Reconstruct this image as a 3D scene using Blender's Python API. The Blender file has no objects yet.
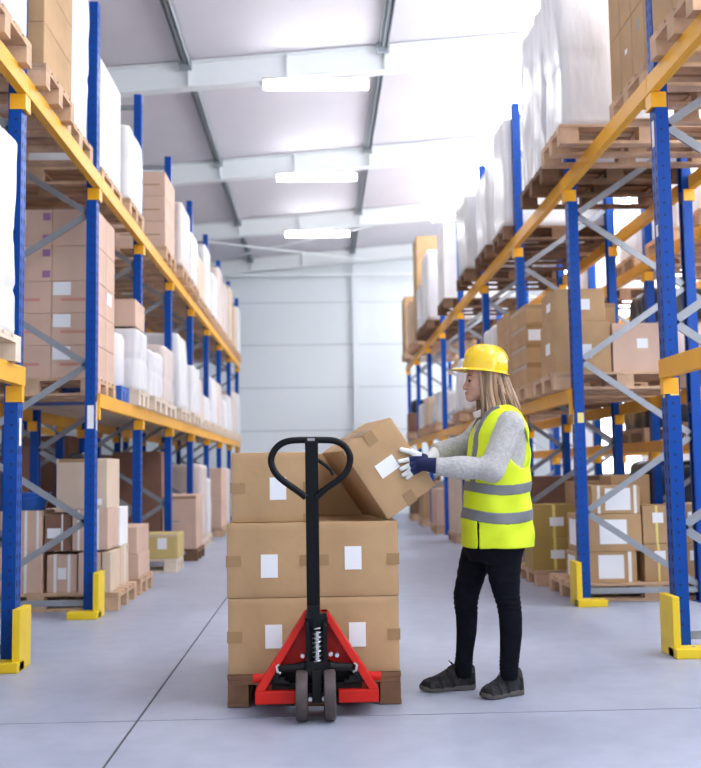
import bpy, bmesh, math, random
import numpy as np
from mathutils import Vector, Matrix, noise

random.seed(7)
scene = bpy.context.scene
COL = scene.collection

# ------------------------------------------------------------------ camera
CAM_Z, F = 1.085, 1000.0
PITCH, YAW, ROLL = math.radians(4.89), math.radians(1.86), math.radians(0.86)
_fw = Vector((math.sin(YAW) * math.cos(PITCH), math.cos(YAW) * math.cos(PITCH), math.sin(PITCH)))
_rt0 = Vector((math.cos(YAW), -math.sin(YAW), 0))
_up0 = _rt0.cross(_fw)
_rt = _rt0 * math.cos(ROLL) - _up0 * math.sin(ROLL)
_up = _up0 * math.cos(ROLL) + _rt0 * math.sin(ROLL)
cam_data = bpy.data.cameras.new('camera')
cam = bpy.data.objects.new('camera', cam_data)
COL.objects.link(cam)
cam.matrix_world = Matrix(((_rt.x, _up.x, -_fw.x, 0), (_rt.y, _up.y, -_fw.y, 0), (_rt.z, _up.z, -_fw.z, CAM_Z), (0, 0, 0, 1)))
cam_data.sensor_fit = 'HORIZONTAL'
cam_data.sensor_width = 36
cam_data.lens = 36 * F / 701
cam_data.clip_end = 100
cam_data.dof.use_dof = True
cam_data.dof.focus_distance = 4.75
cam_data.dof.aperture_fstop = 2.8
scene.camera = cam

def at(px, py, Y):
    """point of the plane y = Y seen at a pixel of the photograph"""
    d = _fw + _rt * ((px - 350.5) / F) - _up * ((py - 384) / F)
    return Vector((0, 0, CAM_Z)) + d * (Y / d.y)

# ------------------------------------------------------------------ light
world = bpy.data.worlds.new('daylight')
scene.world = world
world.use_nodes = True
_bg = world.node_tree.nodes['Background']
_bg.inputs[0].default_value = (0.86, 0.93, 1.0, 1)
_bg.inputs[1].default_value = 1.0
SKY_PANE, SIDE_PANE, LAMP = 9.0, 3.8, 28.0
scene.view_settings.view_transform = 'Standard'
scene.view_settings.look = 'None'
scene.view_settings.gamma = 1
scene.view_settings.use_curve_mapping = False
scene.view_settings.exposure = 0.36

# ------------------------------------------------------------------ materials
MATS = {}
def mat(name, col, rough=0.6, metal=0.0, var=0.0, vscale=8.0, bump=0.0, bscale=60.0, emit=0.0, spec=0.5, stretch=(1, 1, 1), dark=None, coat=0.0):
    if name in MATS:
        return MATS[name]
    m = bpy.data.materials.new(name)
    m.use_nodes = True
    nt = m.node_tree
    b = nt.nodes['Principled BSDF']
    b.inputs['Base Color'].default_value = (*col, 1)
    b.inputs['Roughness'].default_value = rough
    b.inputs['Metallic'].default_value = metal
    b.inputs['Specular IOR Level'].default_value = spec
    b.inputs['Coat Weight'].default_value = coat
    if emit:
        b.inputs['Emission Color'].default_value = (*col, 1)
        b.inputs['Emission Strength'].default_value = emit
    if var or bump:
        tc = nt.nodes.new('ShaderNodeTexCoord')
        mp = nt.nodes.new('ShaderNodeMapping')
        mp.inputs['Scale'].default_value = stretch
        nt.links.new(tc.outputs['Object'], mp.inputs[0])
    if var:
        n = nt.nodes.new('ShaderNodeTexNoise')
        n.inputs['Scale'].default_value = vscale
        n.inputs['Detail'].default_value = 5
        nt.links.new(mp.outputs[0], n.inputs['Vector'])
        r = nt.nodes.new('ShaderNodeValToRGB')
        d = dark or tuple(c * (1 - var) for c in col)
        l = tuple(min(1, c * (1 + var * 0.5)) for c in col)
        r.color_ramp.elements[0].position = 0.3
        r.color_ramp.elements[1].position = 0.7
        r.color_ramp.elements[0].color = (*d, 1)
        r.color_ramp.elements[1].color = (*l, 1)
        nt.links.new(n.outputs['Fac'], r.inputs[0])
        nt.links.new(r.outputs[0], b.inputs['Base Color'])
    if bump:
        n2 = nt.nodes.new('ShaderNodeTexNoise')
        n2.inputs['Scale'].default_value = bscale
        n2.inputs['Detail'].default_value = 4
        nt.links.new(mp.outputs[0], n2.inputs['Vector'])
        bp = nt.nodes.new('ShaderNodeBump')
        bp.inputs['Strength'].default_value = bump
        bp.inputs['Distance'].default_value = 0.01
        nt.links.new(n2.outputs['Fac'], bp.inputs['Height'])
        nt.links.new(bp.outputs[0], b.inputs['Normal'])
    MATS[name] = m
    return m

mat('cardboard', (0.50, 0.315, 0.165), 0.75, var=0.13, vscale=4, bump=0.3, bscale=14, spec=0.25)
mat('cardboard_pink', (0.66, 0.455, 0.35), 0.75, var=0.08, vscale=4, spec=0.25)
mat('cardboard_pale', (0.68, 0.53, 0.40), 0.75, var=0.08, vscale=4, spec=0.25)
mat('cardboard_olive', (0.42, 0.28, 0.08), 0.7, var=0.1, vscale=4, spec=0.3)
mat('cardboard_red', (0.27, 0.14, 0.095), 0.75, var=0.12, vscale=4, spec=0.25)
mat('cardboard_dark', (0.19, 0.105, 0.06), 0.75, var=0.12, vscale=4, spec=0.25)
mat('cardboard_white', (0.86, 0.83, 0.82), 0.7, var=0.05, vscale=4, spec=0.3)
mat('cardboard_yellow', (0.60, 0.46, 0.18), 0.7, var=0.1, vscale=4, spec=0.3)
mat('tape', (0.36, 0.21, 0.09), 0.3, var=0.08, vscale=10, spec=0.5)
mat('paper', (0.87, 0.87, 0.89), 0.7)
mat('strap_white', (0.85, 0.84, 0.82), 0.4)
mat('strap_yellow', (0.8, 0.66, 0.2), 0.4)
mat('print_red', (0.62, 0.28, 0.22), 0.8)
mat('print_violet', (0.36, 0.16, 0.34), 0.8)
mat('print_grey', (0.33, 0.32, 0.34), 0.8)
mat('film', (0.74, 0.72, 0.73), 0.32, var=0.12, vscale=6, bump=0.5, bscale=22, stretch=(1, 1, 0.3), spec=0.6)
mat('film_grey', (0.60, 0.58, 0.57), 0.25, var=0.25, vscale=7, bump=0.6, bscale=22, stretch=(1, 1, 0.3), spec=0.6)
mat('film_pink', (0.68, 0.56, 0.51), 0.3, var=0.15, vscale=5, bump=0.5, bscale=22, stretch=(1, 1, 0.3), spec=0.6)
mat('black_plastic', (0.02, 0.02, 0.024), 0.3, bump=0.4, bscale=12)
mat('purple_plastic', (0.20, 0.17, 0.24), 0.3, bump=0.4, bscale=12)
mat('blue_plastic', (0.02, 0.12, 0.5), 0.35)
mat('rack_blue', (0.002, 0.060, 0.33), 0.4, var=0.12, vscale=3, spec=0.22)
mat('slot_dark', (0.004, 0.018, 0.08), 0.7)
mat('beam_orange', (0.86, 0.42, 0.035), 0.45, var=0.08, vscale=3, spec=0.3)
mat('connector_yellow', (0.88, 0.42, 0.01), 0.4)
mat('galvanised', (0.30, 0.315, 0.345), 0.42, metal=0.4, var=0.12, vscale=12)
mat('guard_yellow', (0.86, 0.60, 0.012), 0.42, var=0.06, vscale=6)
mat('pallet_wood', (0.60, 0.39, 0.25), 0.8, var=0.28, vscale=6, stretch=(1, 1, 1), bump=0.25, bscale=40)
mat('pallet_wood_dark', (0.20, 0.10, 0.05), 0.75, var=0.35, vscale=7, bump=0.3, bscale=40)
mat('pallet_pale', (0.74, 0.62, 0.50), 0.8, var=0.15, vscale=6)
mat('truck_red', (0.62, 0.016, 0.010), 0.4, var=0.12, vscale=9, spec=0.25)
mat('truck_black', (0.003, 0.0035, 0.006), 0.35, spec=0.2)
mat('truck_grease_shade', (0.010, 0.009, 0.011), 0.45, var=0.3, vscale=30, spec=0.2)  # greasy dark parts, and the sheet that stands for shade below the web
mat('steel', (0.62, 0.62, 0.64), 0.28, metal=0.9)
mat('wheel_rubber', (0.075, 0.055, 0.052), 0.6, var=0.3, vscale=20)
mat('steel_white', (0.86, 0.89, 0.90), 0.5)
mat('purlin_grey', (0.36, 0.40, 0.43), 0.45)
mat('ceiling_grey', (0.72, 0.69, 0.74), 0.6, var=0.05, vscale=0.6)
mat('lamp_housing', (0.55, 0.5, 0.47), 0.5)
mat('lamp_on', (0.96, 0.98, 1.0), 0.4, emit=LAMP)
mat('pane_sky', (0.93, 0.96, 1.0), 0.3, emit=SKY_PANE)
mat('pane_side', (0.93, 0.96, 1.0), 0.3, emit=SIDE_PANE)
mat('window_frame', (0.7, 0.72, 0.75), 0.5)

# ------------------------------------------------------------------ mesh helpers
class MB:
    """collects shapes and links them as ONE mesh object"""
    def __init__(s):
        s.v, s.f, s.m = [], [], []
    def add(s, vs, fs, mi=0):
        n = len(s.v)
        s.v += [tuple(v) for v in vs]
        s.f += [tuple(i + n for i in f) for f in fs]
        s.m += [mi] * len(fs)
        return s
    def box(s, x0, x1, y0, y1, z0, z1, mi=0):
        return s.add([(x0, y0, z0), (x1, y0, z0), (x1, y1, z0), (x0, y1, z0), (x0, y0, z1), (x1, y0, z1), (x1, y1, z1), (x0, y1, z1)],
                     [(0, 3, 2, 1), (4, 5, 6, 7), (0, 1, 5, 4), (1, 2, 6, 5), (2, 3, 7, 6), (3, 0, 4, 7)], mi)
    def hexa(s, pts, mi=0):
        return s.add(pts, [(0, 3, 2, 1), (4, 5, 6, 7), (0, 1, 5, 4), (1, 2, 6, 5), (2, 3, 7, 6), (3, 0, 4, 7)], mi)
    def bar(s, a, b, w, h, side=None, mi=0):
        a, b = Vector(a), Vector(b)
        d = (b - a).normalized()
        u = Vector(side) if side else (Vector((0, 0, 1)) if abs(d.z) < 0.9 else Vector((0, 1, 0)))
        u = (u - d * u.dot(d)).normalized()
        w_ = d.cross(u)
        q = []
        for p in (a, b):
            for su, sw in ((-1, -1), (1, -1), (1, 1), (-1, 1)):
                q.append(p + u * (su * h / 2) + w_ * (sw * w / 2))
        return s.hexa(q, mi)
    def tube(s, pts, r, n=12, closed=False, mi=0, caps=True, flat=None):
        pts = [Vector(p) for p in pts]
        k = len(pts)
        rs = r if isinstance(r, (list, tuple)) else [r] * k
        vs, fs = [], []
        up = None
        for i, p in enumerate(pts):
            if closed:
                d = (pts[(i + 1) % k] - pts[i - 1]).normalized()
            else:
                d = (pts[min(i + 1, k - 1)] - pts[max(i - 1, 0)]).normalized()
            if up is None:
                up = Vector((0, 1, 0)) if abs(d.y) < 0.9 else Vector((1, 0, 0))
            up = (up - d * up.dot(d)).normalized()
            w = d.cross(up)
            for j in range(n):
                t = 2 * math.pi * j / n
                fl = flat or 1.0
                vs.append(p + up * (math.cos(t) * rs[i] * fl) + w * (math.sin(t) * rs[i]))
        for i in range(k if closed else k - 1):
            i2 = (i + 1) % k
            for j in range(n):
                j2 = (j + 1) % n
                fs.append((i * n + j, i * n + j2, i2 * n + j2, i2 * n + j))
        if caps and not closed:
            fs.append(tuple(range(n - 1, -1, -1)))
            fs.append(tuple((k - 1) * n + j for j in range(n)))
        return s.add(vs, fs, mi)
    def cyl(s, a, b, r, n=24, mi=0):
        return s.tube([a, b], r, n, mi=mi)
    def prism(s, poly, axis, a, b, mi=0):
        """poly of 2-D points extruded along an axis ('x','y','z') from a to b"""
        n = len(poly)
        def P(u, v, w):
            return {'x': (w, u, v), 'y': (u, w, v), 'z': (u, v, w)}[axis]
        vs = [P(u, v, a) for u, v in poly] + [P(u, v, b) for u, v in poly]
        fs = [tuple(range(n)), tuple(range(2 * n - 1, n - 1, -1))]
        fs += [(i, i + n, (i + 1) % n + n, (i + 1) % n) for i in range(n)]
        return s.add(vs, fs, mi)
    def mesh(s, name, mats, smooth=False, off=(0, 0, 0), bevel=0.0):
        me = bpy.data.meshes.new(name)
        o = Vector(off)
        me.from_pydata([Vector(v) - o for v in s.v], [], s.f)
        for m in (mats if isinstance(mats, (list, tuple)) else [mats]):
            me.materials.append(MATS[m] if isinstance(m, str) else m)
        me.polygons.foreach_set('material_index', s.m)
        bm = bmesh.new()
        bm.from_mesh(me)
        bmesh.ops.recalc_face_normals(bm, faces=bm.faces)
        if bevel:
            es = [e for e in bm.edges if len(e.link_faces) == 2 and e.calc_face_angle(0) > 0.6]
            bmesh.ops.bevel(bm, geom=es, offset=bevel, segments=2, profile=0.6, affect='EDGES', clamp_overlap=True)
        bm.to_mesh(me)
        bm.free()
        if smooth:
            me.polygons.foreach_set('use_smooth', [True] * len(me.polygons))
            me.set_sharp_from_angle(angle=math.radians(40))
        me.update()
        return me
    def build(s, name, mats, parent=None, smooth=False, bevel=0.0):
        return link(name, s.mesh(name, mats, smooth, wloc(parent), bevel), parent)

WL = {}
def wloc(o):
    return WL.get(o.name, Vector((0, 0, 0))) if o else Vector((0, 0, 0))
def link(name, me, parent=None, loc=None):
    o = bpy.data.objects.new(name, me)
    COL.objects.link(o)
    if parent:
        o.parent = parent
        WL[o.name] = wloc(parent)
    if loc is not None:
        o.location = loc
    return o
def thing(name, label, cat, loc=(0, 0, 0), group=None):
    o = bpy.data.objects.new(name, None)
    o.empty_display_size = 0.1
    COL.objects.link(o)
    o.location = loc
    WL[o.name] = Vector(loc)
    tag(o, label, cat, group)
    return o
def tag(o, label, cat, group=None, kind=None):
    o['label'] = label
    o['category'] = cat
    if group:
        o['group'] = group
    if kind:
        o['kind'] = kind
    return o
def struct(name, mb, mats, parent=None):
    o = mb.build(name, mats, parent)
    if not parent:
        o['kind'] = 'structure'
    return o
# ------------------------------------------------------------------ the hall
XL, XR, Y0, Y1 = -6.3, 5.3, -3.0, 24.4
def roof(x):                       # underside of the roof sheet, rising to the right
    return 6.42 + 0.085 * x
def floor_material():
    m = bpy.data.materials.new('polished_concrete')
    m.use_nodes = True
    nt = m.node_tree
    b = nt.nodes['Principled BSDF']
    b.inputs['Roughness'].default_value = 0.42
    b.inputs['Specular IOR Level'].default_value = 0.5
    tc = nt.nodes.new('ShaderNodeTexCoord')
    def noise_(scale, detail):
        n = nt.nodes.new('ShaderNodeTexNoise')
        n.inputs['Scale'].default_value = scale
        n.inputs['Detail'].default_value = detail
        nt.links.new(tc.outputs['Object'], n.inputs['Vector'])
        return n
    n1, n2 = noise_(0.9, 8), noise_(7, 6)
    mx = nt.nodes.new('ShaderNodeMath'); mx.operation = 'ADD'
    s2 = nt.nodes.new('ShaderNodeMath'); s2.operation = 'MULTIPLY'; s2.inputs[1].default_value = 0.45
    nt.links.new(n2.outputs['Fac'], s2.inputs[0])
    nt.links.new(n1.outputs['Fac'], mx.inputs[0]); nt.links.new(s2.outputs[0], mx.inputs[1])
    r = nt.nodes.new('ShaderNodeValToRGB')
    r.color_ramp.elements[0].position = 0.5; r.color_ramp.elements[1].position = 0.95
    r.color_ramp.elements[0].color = (0.29, 0.312, 0.405, 1)
    r.color_ramp.elements[1].color = (0.415, 0.44, 0.54, 1)
    nt.links.new(mx.outputs[0], r.inputs[0])
    nt.links.new(r.outputs[0], b.inputs['Base Color'])
    rr = nt.nodes.new('ShaderNodeMapRange')
    rr.inputs['To Min'].default_value = 0.3; rr.inputs['To Max'].default_value = 0.52
    nt.links.new(n1.outputs['Fac'], rr.inputs['Value'])
    nt.links.new(rr.outputs[0], b.inputs['Roughness'])
    return m
MATS['polished_concrete'] = floor_material()
mat('joint_dark', (0.075, 0.075, 0.085), 0.8)
fl = MB()
JX, JY, JW = -0.812, 4.525, 0.006
xs = [XL, JX - JW, JX + JW, XR]
ys = [Y0, JY - JW, JY + JW, 14.0 - JW, 14.0 + JW, Y1]
for i in range(3):
    for j in range(5):
        g = (i == 1) or (j in (1, 3))
        z = -0.004 if g else 0.0
        fl.box(xs[i], xs[i + 1], ys[j], ys[j + 1], -0.2, z, 1 if g else 0)
struct('floor', fl, ['polished_concrete', 'joint_dark'])

mat('wall_sheet', (0.80, 0.845, 0.87), 0.55)
mat('wall_joint', (0.52, 0.56, 0.59), 0.6)
wb = MB()
zs = [0, 1.0, 2.05, 3.1, 4.15, 5.2, 6.9]
for i in range(6):                 # sandwich panels with shallow joints
    wb.box(XL, XR, Y1, Y1 + 0.15, zs[i] + (0.012 if i else 0), zs[i + 1] - 0.012, 0)
wb.box(XL, XR, Y1 + 0.012, Y1 + 0.2, 0, 6.9, 1)
struct('wall_back', wb, ['wall_sheet', 'wall_joint'])
cb = MB(); cb.box(0.86, 1.0, Y1 - 0.16, Y1 - 0.004, 0, 6.05)
struct('trim_1', cb, 'wall_sheet')
wl = MB(); wl.box(XL - 0.2, XL, Y0, Y1 + 0.2, 0, 6.9)
struct('wall_left', wl, 'wall_sheet')
# right wall: sheet with window bands, two of them down to a low sill
bays = [(-2.6, 1.2, 2.5), (1.6, 5.25, 2.5), (5.65, 9.3, 2.5), (9.7, 13.35, 2.5), (13.75, 16.0, 2.5), (16.35, 18.9, 0.9), (19.2, 21.5, 2.5)]
wr = MB()
ZW = 5.75
wr.box(XR, XR + 0.2, Y0, Y1 + 0.2, ZW, 7.2)
e = [Y0] + [v for b_ in bays for v in b_[:2]] + [Y1 + 0.2]
for i in range(0, len(e), 2):
    wr.box(XR, XR + 0.2, e[i], e[i + 1], 0, ZW)
for i, (a, b_, zl) in enumerate(bays):
    wr.box(XR, XR + 0.2, a, b_, 0, zl)
struct('wall_right', wr, 'wall_sheet')
for i, (a, b_, zl) in enumerate(bays):
    fr = MB()
    for k in range(5):
        z = zl + (ZW - zl - 0.06) * k / 4
        fr.box(XR + 0.02, XR + 0.12, a, b_, z, z + 0.06)
    for k in range(3):
        y = a + (b_ - a - 0.06) * k / 2
        fr.box(XR + 0.02, XR + 0.12, y, y + 0.06, zl, ZW)
    o = struct('window_%d' % (i + 1), fr, 'window_frame')
    p = MB(); p.box(XR + 0.07, XR + 0.09, a, b_, zl, ZW)
    p.build('window_pane', 'pane_side', o)
# roof sheet with a strip of rooflights along the right
SKX0, SKX1 = 2.55, 4.55
rf = MB()
def slab(x0, x1, y0, y1, mi=0, t=0.12, dz=0.0):
    rf.hexa([(x0, y0, roof(x0) + dz), (x1, y0, roof(x1) + dz), (x1, y1, roof(x1) + dz), (x0, y1, roof(x0) + dz),
             (x0, y0, roof(x0) + t), (x1, y0, roof(x1) + t), (x1, y1, roof(x1) + t), (x0, y1, roof(x0) + t)], mi)
slab(XL - 0.2, SKX0, Y0, Y1 + 0.2)
slab(SKX1, XR + 0.2, Y0, Y1 + 0.2)
BEAMS = [0.25, 4.3, 8.35, 12.4, 16.45, 20.5]
lights_y = [(b_ + 0.5, b_ + 3.6) for b_ in BEAMS[:5]] + [(20.9, 22.2)]
prev = Y0
for a, b_ in lights_y:
    slab(SKX0, SKX1, prev, a)
    prev = b_
slab(SKX0, SKX1, prev, Y1 + 0.2)
struct('ceiling', rf, 'ceiling_grey')
for i, (a, b_) in enumerate(lights_y):
    fr = MB()
    for x in (SKX0, (SKX0 + SKX1) / 2, SKX1 - 0.05):
        fr.hexa([(x, a, roof(x)), (x + .05, a, roof(x + .05)), (x + .05, b_, roof(x + .05)), (x, b_, roof(x)),
                 (x, a, roof(x) + .1), (x + .05, a, roof(x + .05) + .1), (x + .05, b_, roof(x + .05) + .1), (x, b_, roof(x) + .1)])
    o = struct('window_%d' % (i + 9), fr, 'window_frame')
    p = MB()
    x0, x1 = SKX0, SKX1
    p.hexa([(x0, a, roof(x0) + .05), (x1, a, roof(x1) + .05), (x1, b_, roof(x1) + .05), (x0, b_, roof(x0) + .05),
            (x0, a, roof(x0) + .07), (x1, a, roof(x1) + .07), (x1, b_, roof(x1) + .07), (x0, b_, roof(x0) + .07)])
    p.build('window_pane', 'pane_sky', o)
# portal frame rafters (I sections with stiffeners)
tn = 2
for y in BEAMS[1:] + [Y1 - 0.2]:
    m = MB()
    dz = 0.34
    def seg(x0, x1, w, za, zb):
        m.hexa([(x0, y - w, roof(x0) + za), (x1, y - w, roof(x1) + za), (x1, y + w, roof(x1) + za), (x0, y + w, roof(x0) + za),
                (x0, y - w, roof(x0) + zb), (x1, y - w, roof(x1) + zb), (x1, y + w, roof(x1) + zb), (x0, y + w, roof(x0) + zb)])
    seg(XL, XR, 0.008, -dz, -0.002)
    seg(XL, XR, 0.085, -dz - 0.014, -dz)
    seg(XL, XR, 0.085, -0.03, -0.012)
    for x in (-4.0, -1.6, -0.35, 0.9, 3.4):
        seg(x, x + 0.012, 0.075, -dz, -0.03)
    struct('trim_%d' % tn, m, 'steel_white'); tn += 1
# channel purlins running along the hall between the rafters
for x in (-4.05, -1.62, 0.88, 4.9):
    for i, y in enumerate(BEAMS):
        yb = (BEAMS + [Y1 - 0.2])[i + 1]
        if y < 4: continue
        m = MB()
        zc = roof(x) - 0.012
        m.box(x - 0.055, x + 0.055, y + 0.09, yb - 0.09, zc - 0.012, zc)
        m.box(x - 0.055, x - 0.045, y + 0.09, yb - 0.09, zc - 0.08, zc)
        m.box(x + 0.045, x + 0.055, y + 0.09, yb - 0.09, zc - 0.10, zc)
        m.box(x - 0.02, x + 0.02, y + 0.09, yb - 0.09, zc - 0.07, zc)
        m.box(x - 0.075, x + 0.075, yb - 0.16, yb - 0.095, zc - 0.13, zc)
        struct('trim_%d' % tn, m, 'purlin_grey'); tn += 1
# wind bracing and pipe at the far end
m = MB()
m.tube([(-3.2, 20.7, 6.0), (1.2, 23.9, 6.15)], 0.02, 8)
m.tube([(1.2, 20.7, 6.2), (-3.2, 23.9, 6.0)], 0.02, 8)
struct('trim_%d' % tn, m, 'steel_white'); tn += 1
m = MB(); m.box(-4, 4.2, Y1 - 0.35, Y1 - 0.29, 6.0 - .2, 6.06 - .2)
struct('trim_%d' % tn, m, 'steel_white')

where = {12.4: 'nearest of the lit aisle lamps', 16.45: 'middle one of the lit aisle lamps', 20.5: 'farthest of the lit aisle lamps',
         8.35: 'added unseen above the tilted carton', 4.3: 'added unseen over the pallet truck handle'}  # these two lamps are out of view, added for more light from above
for y, w in where.items():
    zb = roof(0) - 0.36
    t = thing('ceiling_lamp', 'long white tube lamp under a white roof beam, ' + w, 'ceiling lamp', (0.02, y, zb), 'tube lamps over the aisle')
    m = MB(); m.box(-0.64, 0.68, y - 0.07, y + 0.07, zb - 0.045, zb - 0.002)
    m.box(-0.66, -0.64, y - 0.08, y + 0.08, zb - 0.10, zb - 0.002).box(0.68, 0.70, y - 0.08, y + 0.08, zb - 0.10, zb - 0.002)
    m.build('housing', 'lamp_housing', t, bevel=0.004)
    m = MB(); m.prism([(y - 0.085, zb - 0.046), (y + 0.085, zb - 0.046), (y + 0.075, zb - 0.10), (y + 0.04, zb - 0.125), (y - 0.04, zb - 0.125), (y - 0.075, zb - 0.10)], 'x', -0.64, 0.68)
    m.build('diffuser', 'lamp_on', t, smooth=True)

# ------------------------------------------------------------------ pallet racks
Z_MID, Z_TOP = 1.65, 3.38        # beam axes
TOP = 4.85
def upright_mesh(h, slots, zdir):
    """C profile, its slotted web on the aisle side (zdir = +1 faces +x)"""
    m = MB()
    s = zdir
    def bx(x0, x1, *r, mi=0):
        m.box(min(x0 * s, x1 * s), max(x0 * s, x1 * s), *r, mi)
    bx(0.035, 0.039, -0.05, 0.05, 0.006, h)
    bx(-0.039, 0.035, -0.05, -0.046, 0.006, h)
    bx(-0.039, 0.035, 0.046, 0.05, 0.006, h)
    bx(-0.039, -0.035, -0.046, -0.022, 0.006, h)
    bx(-0.039, -0.035, 0.022, 0.046, 0.006, h)
    bx(-0.06, 0.05, -0.062, 0.062, 0.0, 0.008)
    if slots:
        z = 0.15
        while z < h - 0.05:
            for y in (-0.026, 0.026):
                bx(0.0385, 0.0396, y - 0.008, y + 0.008, z, z + 0.035, mi=1)
            bx(0.0, 0.014, -0.0506, -0.0496, z + 0.012, z + 0.026, mi=1)
            z += 0.075
    return m
_um = {}
def upright(parent, x, y, h, slots, s):
    k = (h, slots, s)
    if k not in _um:
        _um[k] = upright_mesh(h, slots, s).mesh('upright', ['rack_blue', 'slot_dark'])
    o = link('upright', _um[k], parent, Vector((x, y, 0)) - wloc(parent))
    WL[o.name] = Vector((x, y, 0))
    return o
def rack(label, s, xf, xb, ys, levels, h, front_nodes, back_nodes, slots_n, skip=()):
    """s=+1: the aisle is on the +x side of the front uprights"""
    t = thing('pallet_rack', label, 'pallet rack', (xf, ys[0], 0), 'pallet racks')
    ups = []
    for i, y in enumerate(ys):
        ups.append(upright(t, xf, y, h, i < slots_n, s))
        upright(t, xb, y, h, False, -s)
        zz = sorted([(z, xf - s * .03) for z in front_nodes] + [(z, xb + s * .03) for z in back_nodes])
        for (za, xa), (zc, xc) in zip(zz[:-1], zz[1:]):
            m = MB(); m.bar((xa, y, za), (xc, y, zc), 0.022, 0.042, side=(0, 0, 1))
            m.bar((xa, y - 0.013, za), (xc, y - 0.013, zc), 0.004, 0.05, side=(0, 0, 1))
            m.build('brace', 'galvanised', t)
        for z in (0.10, h - 0.12):
            m = MB(); m.bar((xf, y, z), (xb, y, z), 0.03, 0.045)
            m.build('brace', 'galvanised', t)
    for i in range(len(ys) - 1):
        a, b = ys[i] + 0.05, ys[i + 1] - 0.05
        for z in levels:
            if i in skip and z < 2:
                continue
            for x, f in ((xf, s), (xb, -s)):
                m = MB()
                xo = x + f * 0.0545
                m.box(xo - 0.0135, xo + 0.0135, a - 0.048, b + 0.048, z - 0.055, z + 0.055)
                xi, xj = sorted((x + f * 0.012, x + f * 0.0415))
                m.box(xi, xj, a + 0.002, b - 0.002, z - 0.055, z + 0.055)
                m.box(xo - 0.0137, xo + 0.0145, a - 0.047, b + 0.047, z + 0.035, z + 0.0555)
                bo = m.build('beam', 'beam_orange', t, bevel=0.004)
                for y, d in ((a, -1), (b, 1)):
                    c = MB()
                    x0, x1 = sorted((x - f * 0.03, x + f * 0.062))
                    c.box(x0, x1, y - 0.004, y + 0.004, z - 0.15, z - 0.0555)
                    x0, x1 = sorted((x + f * 0.041, x + f * 0.062))
                    y0, y1 = sorted((y, y + d * 0.047))
                    c.box(x0, x1, y0, y1, z - 0.15, z - 0.0555)
                    c.build('beam_connector', 'connector_yellow', bo)
    return t, ups
SL, SR = 1.985, 2.12
LY = [5.84 + SL * i for i in range(-1, 9)]
RY = [5.84 + SR * i for i in range(-1, 9)]
XLF, XLB, XRF, XRB = -1.765, -2.75, 2.085, 3.03
FN, BN = [0.72, 1.93, 3.13, 4.34], [0.13, 1.32, 2.53, 3.73]
lrack, lups = rack('blue and orange pallet rack along the left of the aisle', 1, XLF, XLB, LY, (Z_MID, Z_TOP), TOP, FN, BN, 4, (1,))
rrack, rups = rack('blue and orange pallet rack along the right, behind the woman', -1, XRF, XRB, RY, (Z_MID, Z_TOP), TOP, FN, BN, 4, (1,))
l2rack, _ = rack('dim pallet rack behind the cartons of the left rack', -1, -4.0, -3.02, LY[2:7], (1.72, 3.38), 3.9, FN[:3], BN[:3], 0)
r2rack, _ = rack('pallet rack by the windows, seen through the right rack', -1, 3.42, 4.35, RY[2:8], (1.27, 3.12), 4.4, FN[:3], BN[:3], 0)
# tags stuck on the near uprights
for o, zz, ln in ((rups[1], 3.0, 0.16), (rups[1], 2.45, 0.07), (lups[1], 1.25, 0.16), (lups[2], 1.42, 0.22), (rups[2], 1.42, 0.12), (rups[1], 1.48, 0.14)):
    s = 1 if o in lups else -1
    w = WL[o.name]
    m = MB(); x0, x1 = sorted((w.x + s * 0.0395, w.x + s * 0.0412))
    m.box(x0, x1, w.y - 0.018, w.y + 0.02, zz, zz + ln)
    if zz < 2 and o is not lups[1]:
        m.box(w.x - 0.02 * 1, w.x + 0.03, w.y - 0.0515, w.y - 0.0502, zz + 0.01, zz + ln - 0.03)
    m.build('tag', 'paper' if zz > 2 or s > 0 else 'strap_yellow', o)
# yellow corner guards
def guard(x, y, s, label):
    t = MB()
    xa, xb = sorted((x + s * 0.056, x + s * 0.10))
    t.box(xa, xb, y - 0.16, y + 0.06, 0.0, 0.34)
    xa, xb = sorted((x - s * 0.13, x + s * 0.10))
    t.box(xa, xb, y - 0.20, y - 0.066, 0.0, 0.055)
    o = t.build('column_guard', 'guard_yellow', bevel=0.006)
    tag(o, label, 'column guard', 'yellow column guards')
    c = MB()
    for dx in (-0.02, 0.04):
        c.cyl((x + s * dx - s * .06, y - 0.14, 0.055), (x + s * dx - s * .06, y - 0.14, 0.062), 0.011, 8)
    c.build('bolt', 'steel', o)
guard(XLF, LY[1], 1, 'yellow steel corner guard at the foot of the nearest left upright')
guard(XLF, LY[2], 1, 'yellow steel corner guard at the second left upright, beside strapped cartons')
guard(XRF, RY[1], -1, 'yellow steel corner guard at the foot of the nearest right upright')
guard(XRF, RY[2], -1, 'yellow steel corner guard at the second right upright, beside labelled cartons')
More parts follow.
